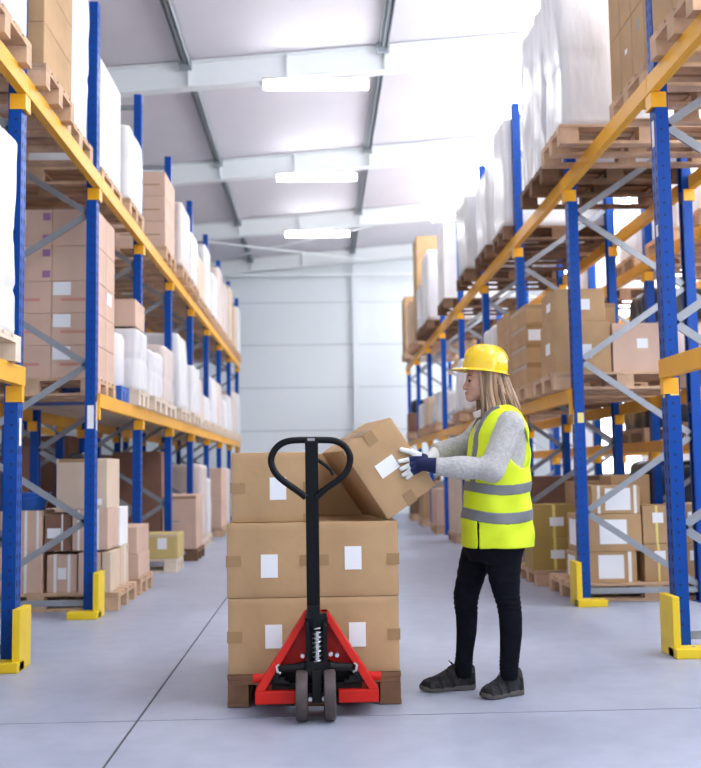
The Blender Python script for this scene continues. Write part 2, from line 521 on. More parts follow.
# ------------------------------------------------------------------ pallets, cartons, wrapped loads
_pm = {}
def pallet(x0, x1, y0, y1, z, label, m='pallet_wood', along='x', group='wooden pallets'):
    """deck boards run along `along`; three skids under them show their block ends on the other sides"""
    L, W = (x1 - x0, y1 - y0) if along == 'x' else (y1 - y0, x1 - x0)
    k = (round(L, 3), round(W, 3), m)
    if k not in _pm:
        d = MB()
        nb = 5
        bw = W / (nb + 0.9)
        for i in range(nb):
            c = -W / 2 + bw / 2 + i * (W - bw) / (nb - 1)
            w = bw * (1.0 if i % 2 == 0 else 0.8)
            d.box(-L / 2, L / 2, c - w / 2, c + w / 2, 0.122, 0.144)
        for c in (-L / 2 + 0.07, 0, L / 2 - 0.07):
            d.box(c - 0.07, c + 0.07, -W / 2 + .003, W / 2 - .003, 0.1, 0.1215)
        sk = MB()
        sk.box(-L / 2, L / 2, -0.05, 0.05, 0.0, 0.022)
        for c in (-L / 2 + 0.07, 0, L / 2 - 0.07):
            sk.box(c - 0.07, c + 0.07, -0.048, 0.048, 0.0222, 0.0998)
        _pm[k] = (d.mesh('top_deck', m, bevel=0.002), sk.mesh('skid', m, bevel=0.002))
    dm, sm = _pm[k]
    t = thing('pallet', label, 'pallet', ((x0 + x1) / 2, (y0 + y1) / 2, z), group)
    if along == 'y':
        t.rotation_euler = (0, 0, math.pi / 2)
    link('top_deck', dm, t)
    for c in (-W / 2 + 0.05, 0, W / 2 - 0.05):
        link('skid', sm, t, (0, c, 0))
    return z + 0.1445

_cm = {}
def carton_mesh(w, d, h, m, bulge=0.0):
    k = (round(w, 3), round(d, 3), round(h, 3), m, bulge)
    if k in _cm:
        return _cm[k]
    bm = bmesh.new()
    bmesh.ops.create_cube(bm, size=1)
    if bulge:
        bmesh.ops.subdivide_edges(bm, edges=bm.edges, cuts=9, use_grid_fill=True)
    for v in bm.verts:
        c = v.co * 2
        if bulge:
            a, b, e = (1 - c.x ** 2), (1 - c.y ** 2), (1 - c.z ** 2)
            n = noise.noise(v.co * 3 + Vector((w * 91, h * 57, d * 13)))
            v.co.x += math.copysign(1, c.x) * (abs(c.x) > 0.99) * b * e * bulge / w * (1 + n)
            v.co.y += math.copysign(1, c.y) * (abs(c.y) > 0.99) * a * e * bulge / d * (1 + n)
            if c.z > 0.99:     # flaps dip a little towards the closing seam
                v.co.z -= a * b * bulge * 0.6 / h
        v.co = Vector((v.co.x * w, v.co.y * d, (v.co.z + 0.5) * h))
    es = [e for e in bm.edges if len(e.link_faces) == 2 and e.calc_face_angle(0) > 1.2]
    bmesh.ops.bevel(bm, geom=es, offset=min(0.006, h * .03), segments=2, profile=0.5, affect='EDGES', clamp_overlap=True)
    # the closing seam between the top flaps, a shallow slit
    me = bpy.data.meshes.new('carton')
    bm.to_mesh(me); bm.free()
    me.materials.append(MATS[m])
    if bulge:
        me.polygons.foreach_set('use_smooth', [True] * len(me.polygons))
        me.set_sharp_from_angle(angle=math.radians(35))
    _cm[k] = me
    return me
_pp = {}
def patch_mesh(w, d, h, p, bulge):
    face, u0, u1, v0, v1, m, nm = p
    k = (round(w, 3), round(d, 3), round(h, 3), p)
    if k in _pp:
        return _pp[k]
    t = {'strap_white': .0024, 'strap_yellow': .0024, 'paper': .0032, 'cardboard_pale': .0028}.get(m, .0016) + bulge * 0.9
    mb = MB()
    e = -0.002
    if face == 'f':
        mb.box((u0 - .5) * w, (u1 - .5) * w, -d / 2 - t, -d / 2 - e, v0 * h, v1 * h)
    elif face == 'l':
        mb.box(-w / 2 - t, -w / 2 - e, (u0 - .5) * d, (u1 - .5) * d, v0 * h, v1 * h)
    elif face == 'r':
        mb.box(w / 2 + e, w / 2 + t, (u0 - .5) * d, (u1 - .5) * d, v0 * h, v1 * h)
    else:
        mb.box((u0 - .5) * w, (u1 - .5) * w, (v0 - .5) * d, (v1 - .5) * d, h - .001, h + (.0018 if 'strap' in m else .0011))
    _pp[k] = mb.mesh(nm, m)
    return _pp[k]
GAP = 0.003
def carton(x0, x1, y0, y1, z0, z1, m, label, patches=(), group=None, yaw=0.0, bulge=0.0, name='carton', cat='carton'):
    w, d, h = x1 - x0 - GAP, y1 - y0 - GAP, z1 - z0 - 0.001
    o = link(name, carton_mesh(w, d, h, m, bulge), None, ((x0 + x1) / 2, (y0 + y1) / 2, z0 + 0.0003))
    o.rotation_euler = (0, 0, yaw)
    tag(o, label, cat, group)
    for p in patches:
        link(p[6], patch_mesh(w, d, h, p, bulge), o)
    return o
def lab(u0=.38, u1=.6, v0=.45, v1=.78, face='f'):
    return (face, u0, u1, v0, v1, 'paper', 'paper_label')
def strap(u, face='f', m='strap_white', w=.03):
    return (face, u - w, u + w, 0.0, 1.0, m, 'strap')
def topstrap(u, m='strap_white', w=.03):
    return ('t', u - w, u + w, 0, 1, m, 'strap')
TAPE = ('t', .44, .56, 0, 1, 'tape', 'packing_tape')
def tp(u0, u1, v0, v1, face='f'):
    return (face, u0, u1, v0, v1, 'tape', 'packing_tape')

def wrapped(x0, x1, y0, y1, z0, z1, m, label, seams=(), amp=0.014, seed=0, cuts=16, rnd=0.05, taper=0.0, group='film-wrapped pallet loads', name='wrapped_load', cat='pallet load', vseams=(), top=None):
    """goods under stretch film: rounded corners, folds, sagging between carton layers"""
    w, d, h = x1 - x0, y1 - y0, z1 - z0
    bm = bmesh.new()
    bmesh.ops.create_cube(bm, size=2)
    bmesh.ops.subdivide_edges(bm, edges=bm.edges, cuts=cuts, use_grid_fill=True)
    off = Vector((seed * 3.7, seed * 1.9, seed * 5.3))
    for v in bm.verts:
        c = v.co.copy()
        p = Vector((c.x * w / 2, c.y * d / 2, (c.z + 1) * h / 2))
        r = min(rnd, w * .3, d * .3)
        ix, iy = max(-w / 2 + r, min(w / 2 - r, p.x)), max(-d / 2 + r, min(d / 2 - r, p.y))
        iz = min(h - r, max(p.z, r * .4))
        dv = Vector((p.x - ix, p.y - iy, p.z - iz))
        nrm = dv.normalized() if dv.length > 1e-6 else Vector((0, 0, 1))
        p = Vector((ix, iy, iz)) + nrm * min(r, dv.length)
        q = p * 5 + off
        n = noise.noise(Vector((q.x, q.y, q.z * 0.45))) + 0.5 * noise.noise(Vector((q.x * 2.6, q.y * 2.6, q.z * 0.9)))
        side = 0 if p.z < 0.01 else 1
        k = amp * n * side - abs(amp) * 0.8
        for s_ in seams:
            k -= 0.014 * math.exp(-((p.z / h - s_) * h / 0.018) ** 2)
        for s_ in vseams:
            k -= 0.012 * math.exp(-((c.y * .5 + .5 - s_) * d / 0.02) ** 2) * (abs(c.x) > .9)
        nn = Vector((nrm.x, nrm.y, 0 if p.z < h * .9 else nrm.z))
        p += nn * k
        f = 1 - taper * (p.z / h) ** 2
        p.x *= f; p.y *= f
        v.co = p
    me = bpy.data.meshes.new(name)
    bm.to_mesh(me); bm.free()
    me.materials.append(MATS[m])
    me.polygons.foreach_set('use_smooth', [True] * len(me.polygons))
    o = link(name, me, None, ((x0 + x1) / 2, (y0 + y1) / 2, z0))
    tag(o, label, cat, group)
    return o

ZM, ZT = Z_MID + 0.0562, Z_TOP + 0.0562
ORD = ['nearest', 'first', 'second', 'third', 'fourth', 'fifth', 'sixth', 'seventh', 'eighth', 'ninth']
ROWS = ['bottom row', 'second row', 'third row', 'fourth row', 'fifth row', 'sixth row']
def xr(s, face, inner=None):
    inner = inner or (2.83 if s < 0 else 3.1)
    return (-inner, -face) if s < 0 else (face, inner)
def pal(s, y0, y1, face, z, loc, m='pallet_wood', inner=None):
    a, b = xr(s, face, inner)
    kind = {'pallet_wood': 'wooden pallet', 'pallet_wood_dark': 'dark wooden pallet', 'pallet_pale': 'pale wooden pallet', 'blue_plastic': 'blue pallet'}[m]
    return pallet(a, b, y0, y1, z, '%s, %s' % (kind, loc), m)
def wload(s, y0, y1, face, z, ztop, m, loc, look='white film-wrapped load', pm='pallet_wood', inset=0.01, depth=None, **kw):
    zz = pal(s, y0, y1, face, z, loc, pm)
    a, b = xr(s, face + inset)
    if depth:
        if s < 0: a = b - depth
        else: b = a + depth
    wrapped(a, b, y0 + .01, y1 - .01, zz, ztop, m, '%s, %s' % (look, loc), **kw)
def cload(s, y0, y1, face, z, loc, m, cols, rows, rh, look='brown carton', pm='pallet_wood', cw=None, dy=None, patches=None, ydepth=1, group=None, base=True, words=None):
    """a pallet of equal cartons: `cols` across the rack, each `rows` high, ydepth deep"""
    zz = pal(s, y0, y1, face, z, loc, pm) if base else z
    f = face + .015
    cw = cw or (1.17 / cols)
    dy = dy or (y1 - y0 - .02) / ydepth
    for c in range(cols):
        for r in range(rows):
            for k in range(ydepth):
                if c > 0 and k > 0:
                    continue
                x1 = f + cw * c
                xa, xb = (-(x1 + cw), -x1) if s < 0 else (x1, x1 + cw)
                w = []
                if rows > 1: w.append(ROWS[r] if r < rows - 1 or rows == 2 and r == 0 else 'top row')
                if cols > 1: w.append(['aisle column', 'inner column', 'third column'][c])
                if ydepth > 1: w.append(['front', 'back'][k] if ydepth == 2 else ['front', 'middle', 'back'][k])
                pp = patches(c, r, k) if patches else ()
                carton(xa, xb, y0 + .01 + dy * k, y0 + .01 + dy * (k + 1), zz + rh * r, zz + rh * (r + 1), m,
                       '%s, %s, %s' % (look, ' '.join(w), loc) if w else '%s, %s' % (look, loc), pp, group)
    return zz
def A(s):
    return 'r' if s < 0 else 'l'

# ---- left rack, top shelf
L, R = -1, 1
wload(L, 4.80, 5.70, 1.645, ZT, 4.95, 'film', 'left top shelf, before the first upright', seed=1, seams=(.35, .7), cuts=22, amp=.008)
cload(L, 5.95, 6.66, 1.63, ZT, 'first left bay, top shelf', 'cardboard', 1, 5, .265, 'brown carton', cw=.6,
      patches=lambda c, r, k: (tp(.46, .54, 0, 1, 'f'),))
wload(L, 6.80, 7.58, 1.71, ZT, 4.85, 'film', 'first left bay, top shelf, far half', 'white load in loose torn film', seed=3, seams=(.4,), cuts=26, amp=.03)
cload(L, 8.04, 8.88, 1.74, ZT, 'second left bay, top shelf', 'cardboard_white', 1, 2, .46, 'white carton', cw=.8,
      patches=lambda c, r, k: (tp(.4, .6, .46, .5, 'f'),))
wload(L, 8.98, 9.72, 1.69, ZT, 4.28, 'film', 'second left bay, top shelf, far half', seed=4, seams=(.5,), amp=.006, rnd=.03)
cload(L, 10.96, 11.72, 1.66, ZT, 'third left bay, top shelf', 'cardboard_pink', 2, 3, .283, 'pinkish carton', cw=.56,
      patches=lambda c, r, k: (('f', .1, .9, .45, .5, 'tape', 'packing_tape'),))
wload(L, 12.0, 12.8, 1.62, ZT, 4.38, 'film_pink', 'fourth left bay, top shelf, near half', 'pinkish film-wrapped load', seed=5, seams=(.5,), amp=.005, rnd=.03)
wload(L, 12.95, 13.7, 1.62, ZT, 4.25, 'film', 'fourth left bay, top shelf, far half', seed=6, seams=(.4,), rnd=.03)
tops = {(5, 0): 4.15, (5, 1): 4.52, (6, 0): 4.3, (6, 1): 4.58, (7, 0): 4.5, (7, 1): 4.62, (8, 0): 4.4, (8, 1): 4.55}
for (b, h_), zt in tops.items():
    y = LY[b] + .16 + h_ * .94
    mm = ['film', 'film_pink', 'cardboard_pale'][(b + h_) % 3]
    loc = '%s left bay, top shelf, %s half' % (ORD[b], 'far' if h_ else 'near')
    if mm == 'cardboard_pale':
        cload(L, y, y + .78, 1.66, ZT, loc, mm, 1, 2, (zt - ZT - .145) / 2, 'pale carton', cw=.8)
    else:
        wload(L, y, y + .78, 1.66, ZT, zt, mm, loc, 'white film-wrapped load' if mm == 'film' else 'pinkish film-wrapped load', seed=b * 2 + h_, seams=(.5,), amp=.006, rnd=.03)

# ---- left rack, middle shelf
wload(L, 4.76, 5.60, 1.655, ZM, 2.98, 'film', 'left middle shelf, before the first upright', 'rough white film-wrapped load', pm='pallet_pale', seed=11, seams=(.22, .5), vseams=(.33, .66), cuts=30, amp=.016)
def p_mid(c, r, k):
    out = []
    if k == 0:
        if r in (0, 1, 2) and c == 0 or r == 4 and c == 1 or r == 3 and c == 1:
            out.append(lab(.03, .42, .56, .97))
        if r < 3:
            out.append(('f', .2, .75, .38, .47, 'print_red', 'print'))
        if r >= 3:
            out.append(('f', .8, .97, .1, .3, 'print_violet', 'print'))
            out.append(('f', .8, .97, .7, .9, 'print_violet', 'print'))
    return out
loc = 'second left bay, middle shelf'
zz = pal(L, 8.03, 8.74, 1.76, ZM, loc)
hs = [.262, .262, .262, .29, .30]
z = zz
for r, h_ in enumerate(hs):
    for c in range(3):
        for k in range(2 if c == 0 else 1):
            x1 = -1.775 - .365 * c
            has = any(p[5] == 'paper' for p in p_mid(c, r, k))
            carton(x1 - .365, x1, 8.04 + .35 * k, 8.39 + .35 * k, z, z + h_, 'cardboard_pink',
                   '%s, %s, %s%s, %s' % ('tan carton with white label' if has else 'tan carton', ROWS[r] if r < 4 else 'top row',
                                         ['aisle column', 'middle column', 'inner column'][c], ' back' if k else '', loc),
                   p_mid(c, r, k) if k == 0 else (lab(.1, .6, .5, .9, 'r'),) if r == 2 else (), 'printed cartons on the left middle shelf')
    z += h_
loc = 'on the blue pallet, second left bay'
zz = pal(L, 8.80, 9.16, 1.725, ZM, 'second left bay, middle shelf', 'blue_plastic')
for c in range(3):
    x1 = -1.73 - .31 * c
    n = ['nearest the aisle', 'second from the aisle', 'third from the aisle'][c]
    t = thing('canister', 'white canister with orange cap, %s, %s' % (n, loc), 'canister', (x1 - .15, 8.98, zz), 'white canisters on a blue pallet')
    m = MB()
    pr = [(.13, 0.001), (.14, .02), (.14, .42), (.12, .47), (.05, .5), (.04, .53)]
    m.tube([(x1 - .15, 8.98, zz + b_) for a, b_ in pr], [a for a, b_ in pr], 20)
    m.build('canister_body', 'film', t, smooth=True)
    m = MB(); m.cyl((x1 - .15, 8.98, zz + .531), (x1 - .15, 8.98, zz + .56), .045, 14)
    m.build('cap', 'print_red', t, smooth=True)
zz = pal(L, 9.19, 9.74, 1.64, ZM, 'second left bay, middle shelf, far end', 'pallet_pale')
wrapped(-2.8, -1.645, 9.20, 9.73, zz, 2.43, 'film', 'white film-wrapped load under a brown carton, left middle shelf', seed=14, seams=(.5,), cuts=20)
carton(-2.35, -1.68, 9.22, 9.71, 2.436, 2.69, 'cardboard_pink', 'pinkish carton lying on a white wrapped load, left middle shelf')
wload(L, 10.02, 10.8, 1.63, ZM, 2.36, 'film', 'third left bay, middle shelf, near half', 'low lumpy white load', pm='pallet_pale', seed=15, amp=.03, seams=(.5,), rnd=.1)
wload(L, 10.95, 11.72, 1.66, ZM, 2.5, 'film_pink', 'third left bay, middle shelf, far half', 'pinkish film-wrapped load', pm='pallet_pale', seed=16, seams=(.4,))
wload(L, 11.98, 12.8, 1.63, ZM, 2.78, 'film', 'fourth left bay, middle shelf, near half', pm='pallet_pale', seed=17, seams=(.45,), taper=.06)
wload(L, 12.95, 13.7, 1.6, ZM, 2.5, 'film', 'fourth left bay, middle shelf, far half', pm='pallet_pale', seed=18, amp=.02)
tops = {(5, 0): 2.45, (5, 1): 2.25, (6, 0): 2.62, (6, 1): 2.62, (7, 0): 2.4, (7, 1): 2.55, (8, 0): 2.7, (8, 1): 2.75}
for (b, h_), zt in tops.items():
    y = LY[b] + .16 + h_ * .94
    mm = ['film', 'film_pink', 'film'][(b * 2 + h_) % 3]
    loc = '%s left bay, middle shelf, %s half' % (ORD[b], 'far' if h_ else 'near')
    wload(L, y, y + .78, 1.66, ZM, zt, mm, loc, 'white film-wrapped load' if mm == 'film' else 'pinkish film-wrapped load', pm='pallet_pale', seed=30 + b * 2 + h_, seams=(.5,), taper=.05)

# ---- left rack, floor
wload(L, 4.86, 5.6, 1.78, 0.0, 1.16, 'film', 'left floor, before the first upright', 'low white wrapped load', pm='pallet_pale', seed=21)
loc = 'floor pallet at the second left upright'
zz = pallet(-2.9, -1.60, 8.08, 8.88, 0, 'wooden pallet of strapped cartons, floor at the second left upright')
g = 'strapped cartons beside the second left upright'
S2 = (strap(.3), strap(.62), topstrap(.3), topstrap(.62))
def PX(px, Y=8.12):
    return (px - 318) * Y / 1000
carton(PX(4), PX(46), 8.1, 8.5, zz, zz + .325, 'cardboard_pink', 'tan carton with one strap, bottom left, ' + loc, (strap(.62), topstrap(.62)), g)
carton(PX(50), PX(80), 8.12, 8.5, zz, zz + .30, 'cardboard_pink', 'tan carton with two straps, bottom middle, ' + loc, (strap(.27, w=.05), strap(.73, w=.05), topstrap(.27), topstrap(.73), lab(.36, .64, .35, .65)), g)
carton(PX(81), PX(103), 8.1, 8.5, zz, zz + .315, 'cardboard_pink', 'tan carton, bottom right, ' + loc, (strap(.7), topstrap(.7)), g)
carton(PX(104), PX(113), 8.1, 8.48, zz, zz + .315, 'cardboard_pale', 'narrow pale carton, bottom row aisle corner, ' + loc, (), g)
carton(PX(88), PX(113), 8.5, 8.86, zz, zz + .33, 'cardboard_pale', 'pale carton, bottom row back by the aisle, ' + loc, (strap(.5, 'r'),), g)
carton(PX(4), PX(45.5), 8.11, 8.5, zz + .326, zz + .65, 'cardboard_pink', 'tan carton with one strap, second row left, ' + loc, (strap(.62), strap(.9), topstrap(.62)), g)
carton(PX(47), PX(74), 8.13, 8.5, zz + .326, zz + .62, 'cardboard_red', 'dark tan carton with pale label, second row middle, ' + loc, (strap(.65), lab(.1, .6, .35, .62)), g)
carton(PX(75), PX(110), 8.1, 8.5, zz + .332, zz + .655, 'cardboard_pink', 'tan carton with white straps, second row right, ' + loc, (strap(.18), strap(.72), topstrap(.72)), g)
carton(PX(59), PX(109), 8.10, 8.6, zz + .657, zz + 1.06, 'cardboard_pale', 'big pale carton, topmost on the ' + loc, (lab(.78, .9, .08, .2), tp(.05, .55, .93, 1.0)), g)
carton(PX(84), PX(112), 8.51, 8.86, zz + .332, zz + .655, 'cardboard_white', 'white carton, second row back by the aisle, ' + loc, (), g)
# support for the inner bottom cartons' backs, and the blue tub on top
t = thing('plastic_tub', 'blue plastic tub on a strapped carton beside the nearest left upright', 'tub', (PX(28), 8.3, zz + .651))
m = MB(); zt = zz + .651
pr = [(.0, .001), (.11, .001), (.15, .13), (.162, .133), (.162, .142), (.148, .142), (.108, .012), (0.0, .012)]
n = 28
vs, fs = [], []
for r_, h_ in pr:
    for j in range(n):
        a = 2 * math.pi * j / n
        vs.append((PX(28) + r_ * math.cos(a), 8.3 + r_ * math.sin(a), zt + h_))
for i in range(len(pr) - 1):
    for j in range(n):
        fs.append((i * n + j, i * n + (j + 1) % n, (i + 1) * n + (j + 1) % n, (i + 1) * n + j))
m.add(vs, fs); m.build('tub_body', 'blue_plastic', t, smooth=True)
m = MB(); m.tube([(PX(28) + .164 * math.cos(a), 8.3 + .164 * math.sin(a), zt + .12 - .03 * math.sin((a - 3.6) / 2 * math.pi)) for a in np.linspace(3.6, 5.6, 14)], .005, 8)
m.build('handle', 'blue_plastic', t, smooth=True)
wrapped(PX(68), PX(86), 8.15, 8.4, zz + 1.061, zz + 1.12, 'black_plastic', 'dark blue bag lying on the big pale strapped carton', name='bag', cat='bag', group=None, amp=.02, seed=5, cuts=8)

loc = 'floor pallet past the second left upright'
zz = pallet(-2.85, -1.60, 9.06, 9.73, 0, 'wooden pallet of two brown cartons, left floor, second bay')
carton(-2.06, -1.62, 9.08, 9.66, zz, zz + .22, 'cardboard_pink', 'tan carton with label, bottom one on the ' + loc, (strap(.55), topstrap(.55)))
carton(-2.22, -1.63, 9.07, 9.68, zz + .221, zz + .46, 'cardboard_pink', 'tan carton with pale label, top one on the ' + loc, (('f', .12, .45, .3, .7, 'cardboard_pale', 'paper_label'),))
carton(-2.7, -2.24, 9.1, 9.66, zz, zz + .62, 'cardboard_pale', 'pale tall carton, inner end of the ' + loc)
zz = pallet(-2.7, -1.56, 11.05, 11.6, 0, 'low wooden pallet under the yellowish box, left floor', 'pallet_pale')
carton(-1.95, -1.52 - .03, 11.06, 11.58, zz, zz + .27, 'cardboard_yellow', 'yellowish box with white label on a low floor pallet, left', (lab(.45, .7, .4, .85), ('f', .02, .98, .9, .98, 'cardboard_pale', 'rim')), bulge=.004)
zz = pallet(-2.85, -1.5, 12.4, 13.2, 0, 'dark pallet under the large pinkish carton, left floor', 'pallet_wood_dark')
carton(-1.93, -1.515, 12.42, 13.1, zz, zz + .66, 'cardboard_pink', 'large pinkish carton on a dark floor pallet, left', (('f', .3, .5, .5, .53, 'print_grey', 'print'), tp(0, 1, .93, .97)))
carton(-2.55, -1.94, 12.44, 13.1, zz, zz + 1.2, 'cardboard_red', 'tall dark brown carton behind the large pinkish one, left floor', ())
wload(L, 14.0, 14.8, 1.62, 0, 1.2, 'film_pink', 'fifth left bay, floor', 'pinkish film-wrapped load', pm='pallet_pale', seed=41, seams=(.5,))
wload(L, 14.95, 15.68, 1.66, 0, 1.0, 'film', 'fifth left bay, floor, far half', pm='pallet_pale', seed=42)
cload(L, 16.86, 17.64, 1.62, 0, 'sixth left bay, floor', 'cardboard_pink', 2, 2, .5, 'pinkish carton', cw=.55)
wload(L, 18.1, 18.9, 1.64, 0, 1.15, 'film_pink', 'seventh left bay, floor', 'pinkish film-wrapped load', pm='pallet_pale', seed=43)
# the dim second rack
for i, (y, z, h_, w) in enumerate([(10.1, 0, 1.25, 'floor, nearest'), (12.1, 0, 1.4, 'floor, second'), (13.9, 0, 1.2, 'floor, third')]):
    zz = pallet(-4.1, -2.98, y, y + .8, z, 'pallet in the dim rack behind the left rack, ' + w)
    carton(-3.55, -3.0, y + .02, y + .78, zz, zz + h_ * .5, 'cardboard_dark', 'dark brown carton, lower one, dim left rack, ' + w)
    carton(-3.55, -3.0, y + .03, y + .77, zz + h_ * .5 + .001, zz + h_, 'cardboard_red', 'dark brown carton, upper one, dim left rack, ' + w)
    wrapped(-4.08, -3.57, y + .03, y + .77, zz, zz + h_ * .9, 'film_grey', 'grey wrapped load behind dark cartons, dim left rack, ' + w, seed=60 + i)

# ---- right rack, top shelf
cload(R, 4.95, 5.62, 1.97, ZT, 'right top shelf, before the first upright', 'cardboard', 1, 3, .42, 'brown carton', cw=.6, ydepth=2)
cload(R, 5.98, 6.72, 2.05, ZT, 'first right bay, top shelf', 'cardboard', 1, 3, .43, 'brown carton', cw=.6, ydepth=3,
      patches=lambda c, r, k: (('l', .4, .6, .5, .58, 'paper', 'print'),) if k == 1 else (('l', .35, .55, .62, .8, 'print_grey', 'print'),) if k == 0 else ())
wload(R, 7.08, 7.70, 1.79, ZT, 5.0, 'film', 'first right bay, top shelf, far half', 'tall white wrapped load', seed=51, seams=(.36,), cuts=26, amp=.02)
wload(R, 8.05, 8.95, 1.875, ZT, 5.0, 'film', 'second right bay, top shelf', 'tall white load in crumpled film', seed=52, seams=(.5,), cuts=26, amp=.03, pm='pallet_wood_dark')
wload(R, 10.14, 10.8, 1.94, ZT, 4.75, 'film', 'third right bay, top shelf, near half', pm='pallet_wood_dark', seed=53, seams=(.5,))
wload(R, 11.0, 11.8, 1.90, ZT, 4.5, 'film', 'third right bay, top shelf, far half', pm='pallet_wood_dark', seed=54, vseams=(.3, .6), amp=.02)
wload(R, 12.35, 13.15, 1.86, ZT, 4.55, 'film_grey', 'fourth right bay, top shelf, near half', 'greyish film-wrapped load', pm='pallet_wood_dark', seed=55, vseams=(.5,), amp=.02)
cload(R, 14.5, 15.3, 1.86, ZT, 'fifth right bay, top shelf', 'cardboard_white', 1, 2, .56, 'white carton', cw=.9, pm='pallet_wood_dark')
wload(R, 16.65, 17.45, 1.84, ZT, 4.8, 'film', 'sixth right bay, top shelf', pm='pallet_wood_dark', seed=56, seams=(.5,))
wload(R, 17.55, 18.3, 1.82, ZT, 4.4, 'film_grey', 'sixth right bay, top shelf, far half', 'greyish film-wrapped load', pm='pallet_wood_dark', seed=57, vseams=(.4,))
cload(R, 18.85, 19.6, 1.9, ZT, 'seventh right bay, top shelf', 'cardboard', 2, 4, .49, 'brown carton', cw=.5)
cload(R, 19.75, 20.5, 1.84, ZT, 'seventh right bay, top shelf far half', 'cardboard_pale', 1, 2, .42, 'pale carton', cw=.6)
cload(R, 21.2, 22.0, 1.86, ZT, 'eighth right bay, top shelf', 'cardboard', 1, 3, .40, 'brown carton', cw=.6)

# ---- right rack, middle shelf
loc = 'second right bay, middle shelf'
zz = pal(R, 8.06, 8.86, 1.92, ZM, loc)
xq = [PX(557), PX(615), PX(616.5), PX(667)]
carton(xq[0], xq[1], 8.10, 8.6, zz, zz + .425, 'cardboard', 'brown carton with label, lower left, second right bay, middle shelf', (lab(.42, .66, .28, .55), ('l', .3, .6, .4, .62, 'paper', 'paper_label')))
carton(xq[0] + .015, xq[1] - .03, 8.12, 8.58, zz + .426, zz + .70, 'cardboard', 'brown carton with label on top of another, second right bay, middle shelf', (lab(.42, .7, .35, .68), ('l', .3, .6, .4, .65, 'paper', 'paper_label')))
carton(xq[2], xq[3], 8.10, 8.55, zz, zz + .405, 'cardboard_pink', 'pinkish carton with label, lower right, second right bay, middle shelf', (lab(.5, .72, .48, .68),))
def pstk(c, r, k):
    return (tp(0, 1, .78, .98), ('l', 0, 1, .78, .98, 'tape', 'packing_tape')) + ((('f', .05, .9, .15, .7, 'paper', 'paper_label'),) if r == 2 and c == 0 else ())
cload(R, 9.06, 9.8, 1.90, ZM, 'second right bay, middle shelf, far half', 'cardboard', 2, 4, .183, 'flat brown carton', cw=.42, pm='pallet_wood', patches=pstk)
cload(R, 10.16, 10.95, 1.97, ZM, 'third right bay, middle shelf', 'cardboard', 2, 5, .17, 'flat brown carton', cw=.4, pm='pallet_wood_dark', patches=lambda c, r, k: (tp(0, 1, .8, .98),))
wload(R, 11.1, 11.9, 1.96, ZM, 2.7, 'film', 'third right bay, middle shelf, far half', seed=71, depth=.5)
wload(R, 12.4, 13.1, 1.98, ZM, 2.45, 'film_pink', 'fourth right bay, middle shelf, near half', 'pinkish film-wrapped load', seed=72, depth=.6)
wload(R, 13.35, 14.1, 1.90, ZM, 2.6, 'film', 'fourth right bay, middle shelf, far half', 'crumpled white film-wrapped load', seed=73, amp=.035, depth=.6, taper=.1)
wload(R, 16.65, 17.4, 1.94, ZM, 2.4, 'film_grey', 'sixth right bay, middle shelf', 'lumpy grey wrapped load', seed=74, amp=.035, taper=.1)
cload(R, 17.55, 18.3, 1.92, ZM, 'sixth right bay, middle shelf, far half', 'cardboard_pale', 1, 2, .25, 'pale carton', cw=.6)
wload(R, 18.9, 19.7, 1.95, ZM, 2.35, 'film', 'seventh right bay, middle shelf', seed=75, amp=.03)
cload(R, 20.85, 21.6, 1.9, ZM, 'eighth right bay, middle shelf', 'cardboard_red', 1, 1, .4, 'dark reddish carton', cw=.6)
wrapped(1.95, 2.5, 20.92, 21.5, ZM + .1455 + .4, ZM + .86, 'black_plastic', 'black bag on a reddish carton, far right middle shelf', name='bag', cat='bag', group=None, amp=.04, seed=9, cuts=10, rnd=.15)

# ---- right rack, floor
zz = pallet(2.02, 3.32, 8.06, 8.9, 0, 'wooden pallet of labelled cartons, floor at the second right upright')
loc = 'floor at the second right upright'
B = lambda u0, u1, v0, v1: ('f', u0, u1, v0, v1, 'paper', 'paper_label')
g = 'labelled cartons beside the second right upright'
ST = lambda u: (strap(u, m='strap_yellow', w=.035), topstrap(u, 'strap_yellow', .03))
def q(a, b, y0, y1, za, zb, m, l, p=(), **k):
    return carton(PX(a, y0), PX(b, y0), y0, y1, zz + za, zz + zb, m, l, p, g, **k)
q(574, 634, 8.12, 8.5, 0, .245, 'cardboard', 'tan carton with big white label, bottom of three, ' + loc, (B(.35, .78, .12, .9), strap(.88), ('l', .2, .8, .15, .85, 'paper', 'paper_label')))
q(577, 640, 8.12, 8.52, .246, .55, 'cardboard', 'tan carton with big white label, middle of three, ' + loc, (B(.32, .76, .2, .85), ('l', .2, .8, .15, .85, 'paper', 'paper_label')))
q(590, 639.5, 8.13, 8.5, .551, .78, 'cardboard', 'tan carton with big white label, top of three, ' + loc, (B(.28, .8, .12, .9), strap(.15), strap(.9)))
q(641.5, 676, 8.12, 8.5, 0, .30, 'cardboard', 'tan carton with yellow strap, lower, right of the three labelled ones', ST(.42) + (B(.3, .62, .55, .82),))
q(641, 675, 8.13, 8.5, .301, .61, 'cardboard', 'tan carton with yellow strap, upper, right of the three labelled ones', ST(.42) + (B(.3, .62, .55, .82),))
q(677.5, 711, 8.12, 8.5, 0, .30, 'cardboard', 'tan carton with yellow strap, lower, at the right picture edge', ST(.5) + (B(.3, .75, .55, .82),))
q(677, 710, 8.13, 8.5, .301, .62, 'cardboard', 'tan carton with yellow strap, upper, at the right picture edge', ST(.5) + (B(.3, .75, .5, .8),))
g = 'cartons behind the labelled ones, right floor'
q(610, 652, 8.53, 8.88, 0, .44, 'cardboard_red', 'brown carton, lower, behind the labelled stack, right floor')
q(610, 650, 8.53, 8.87, .441, .86, 'cardboard', 'brown carton, upper, behind the labelled stack, right floor')
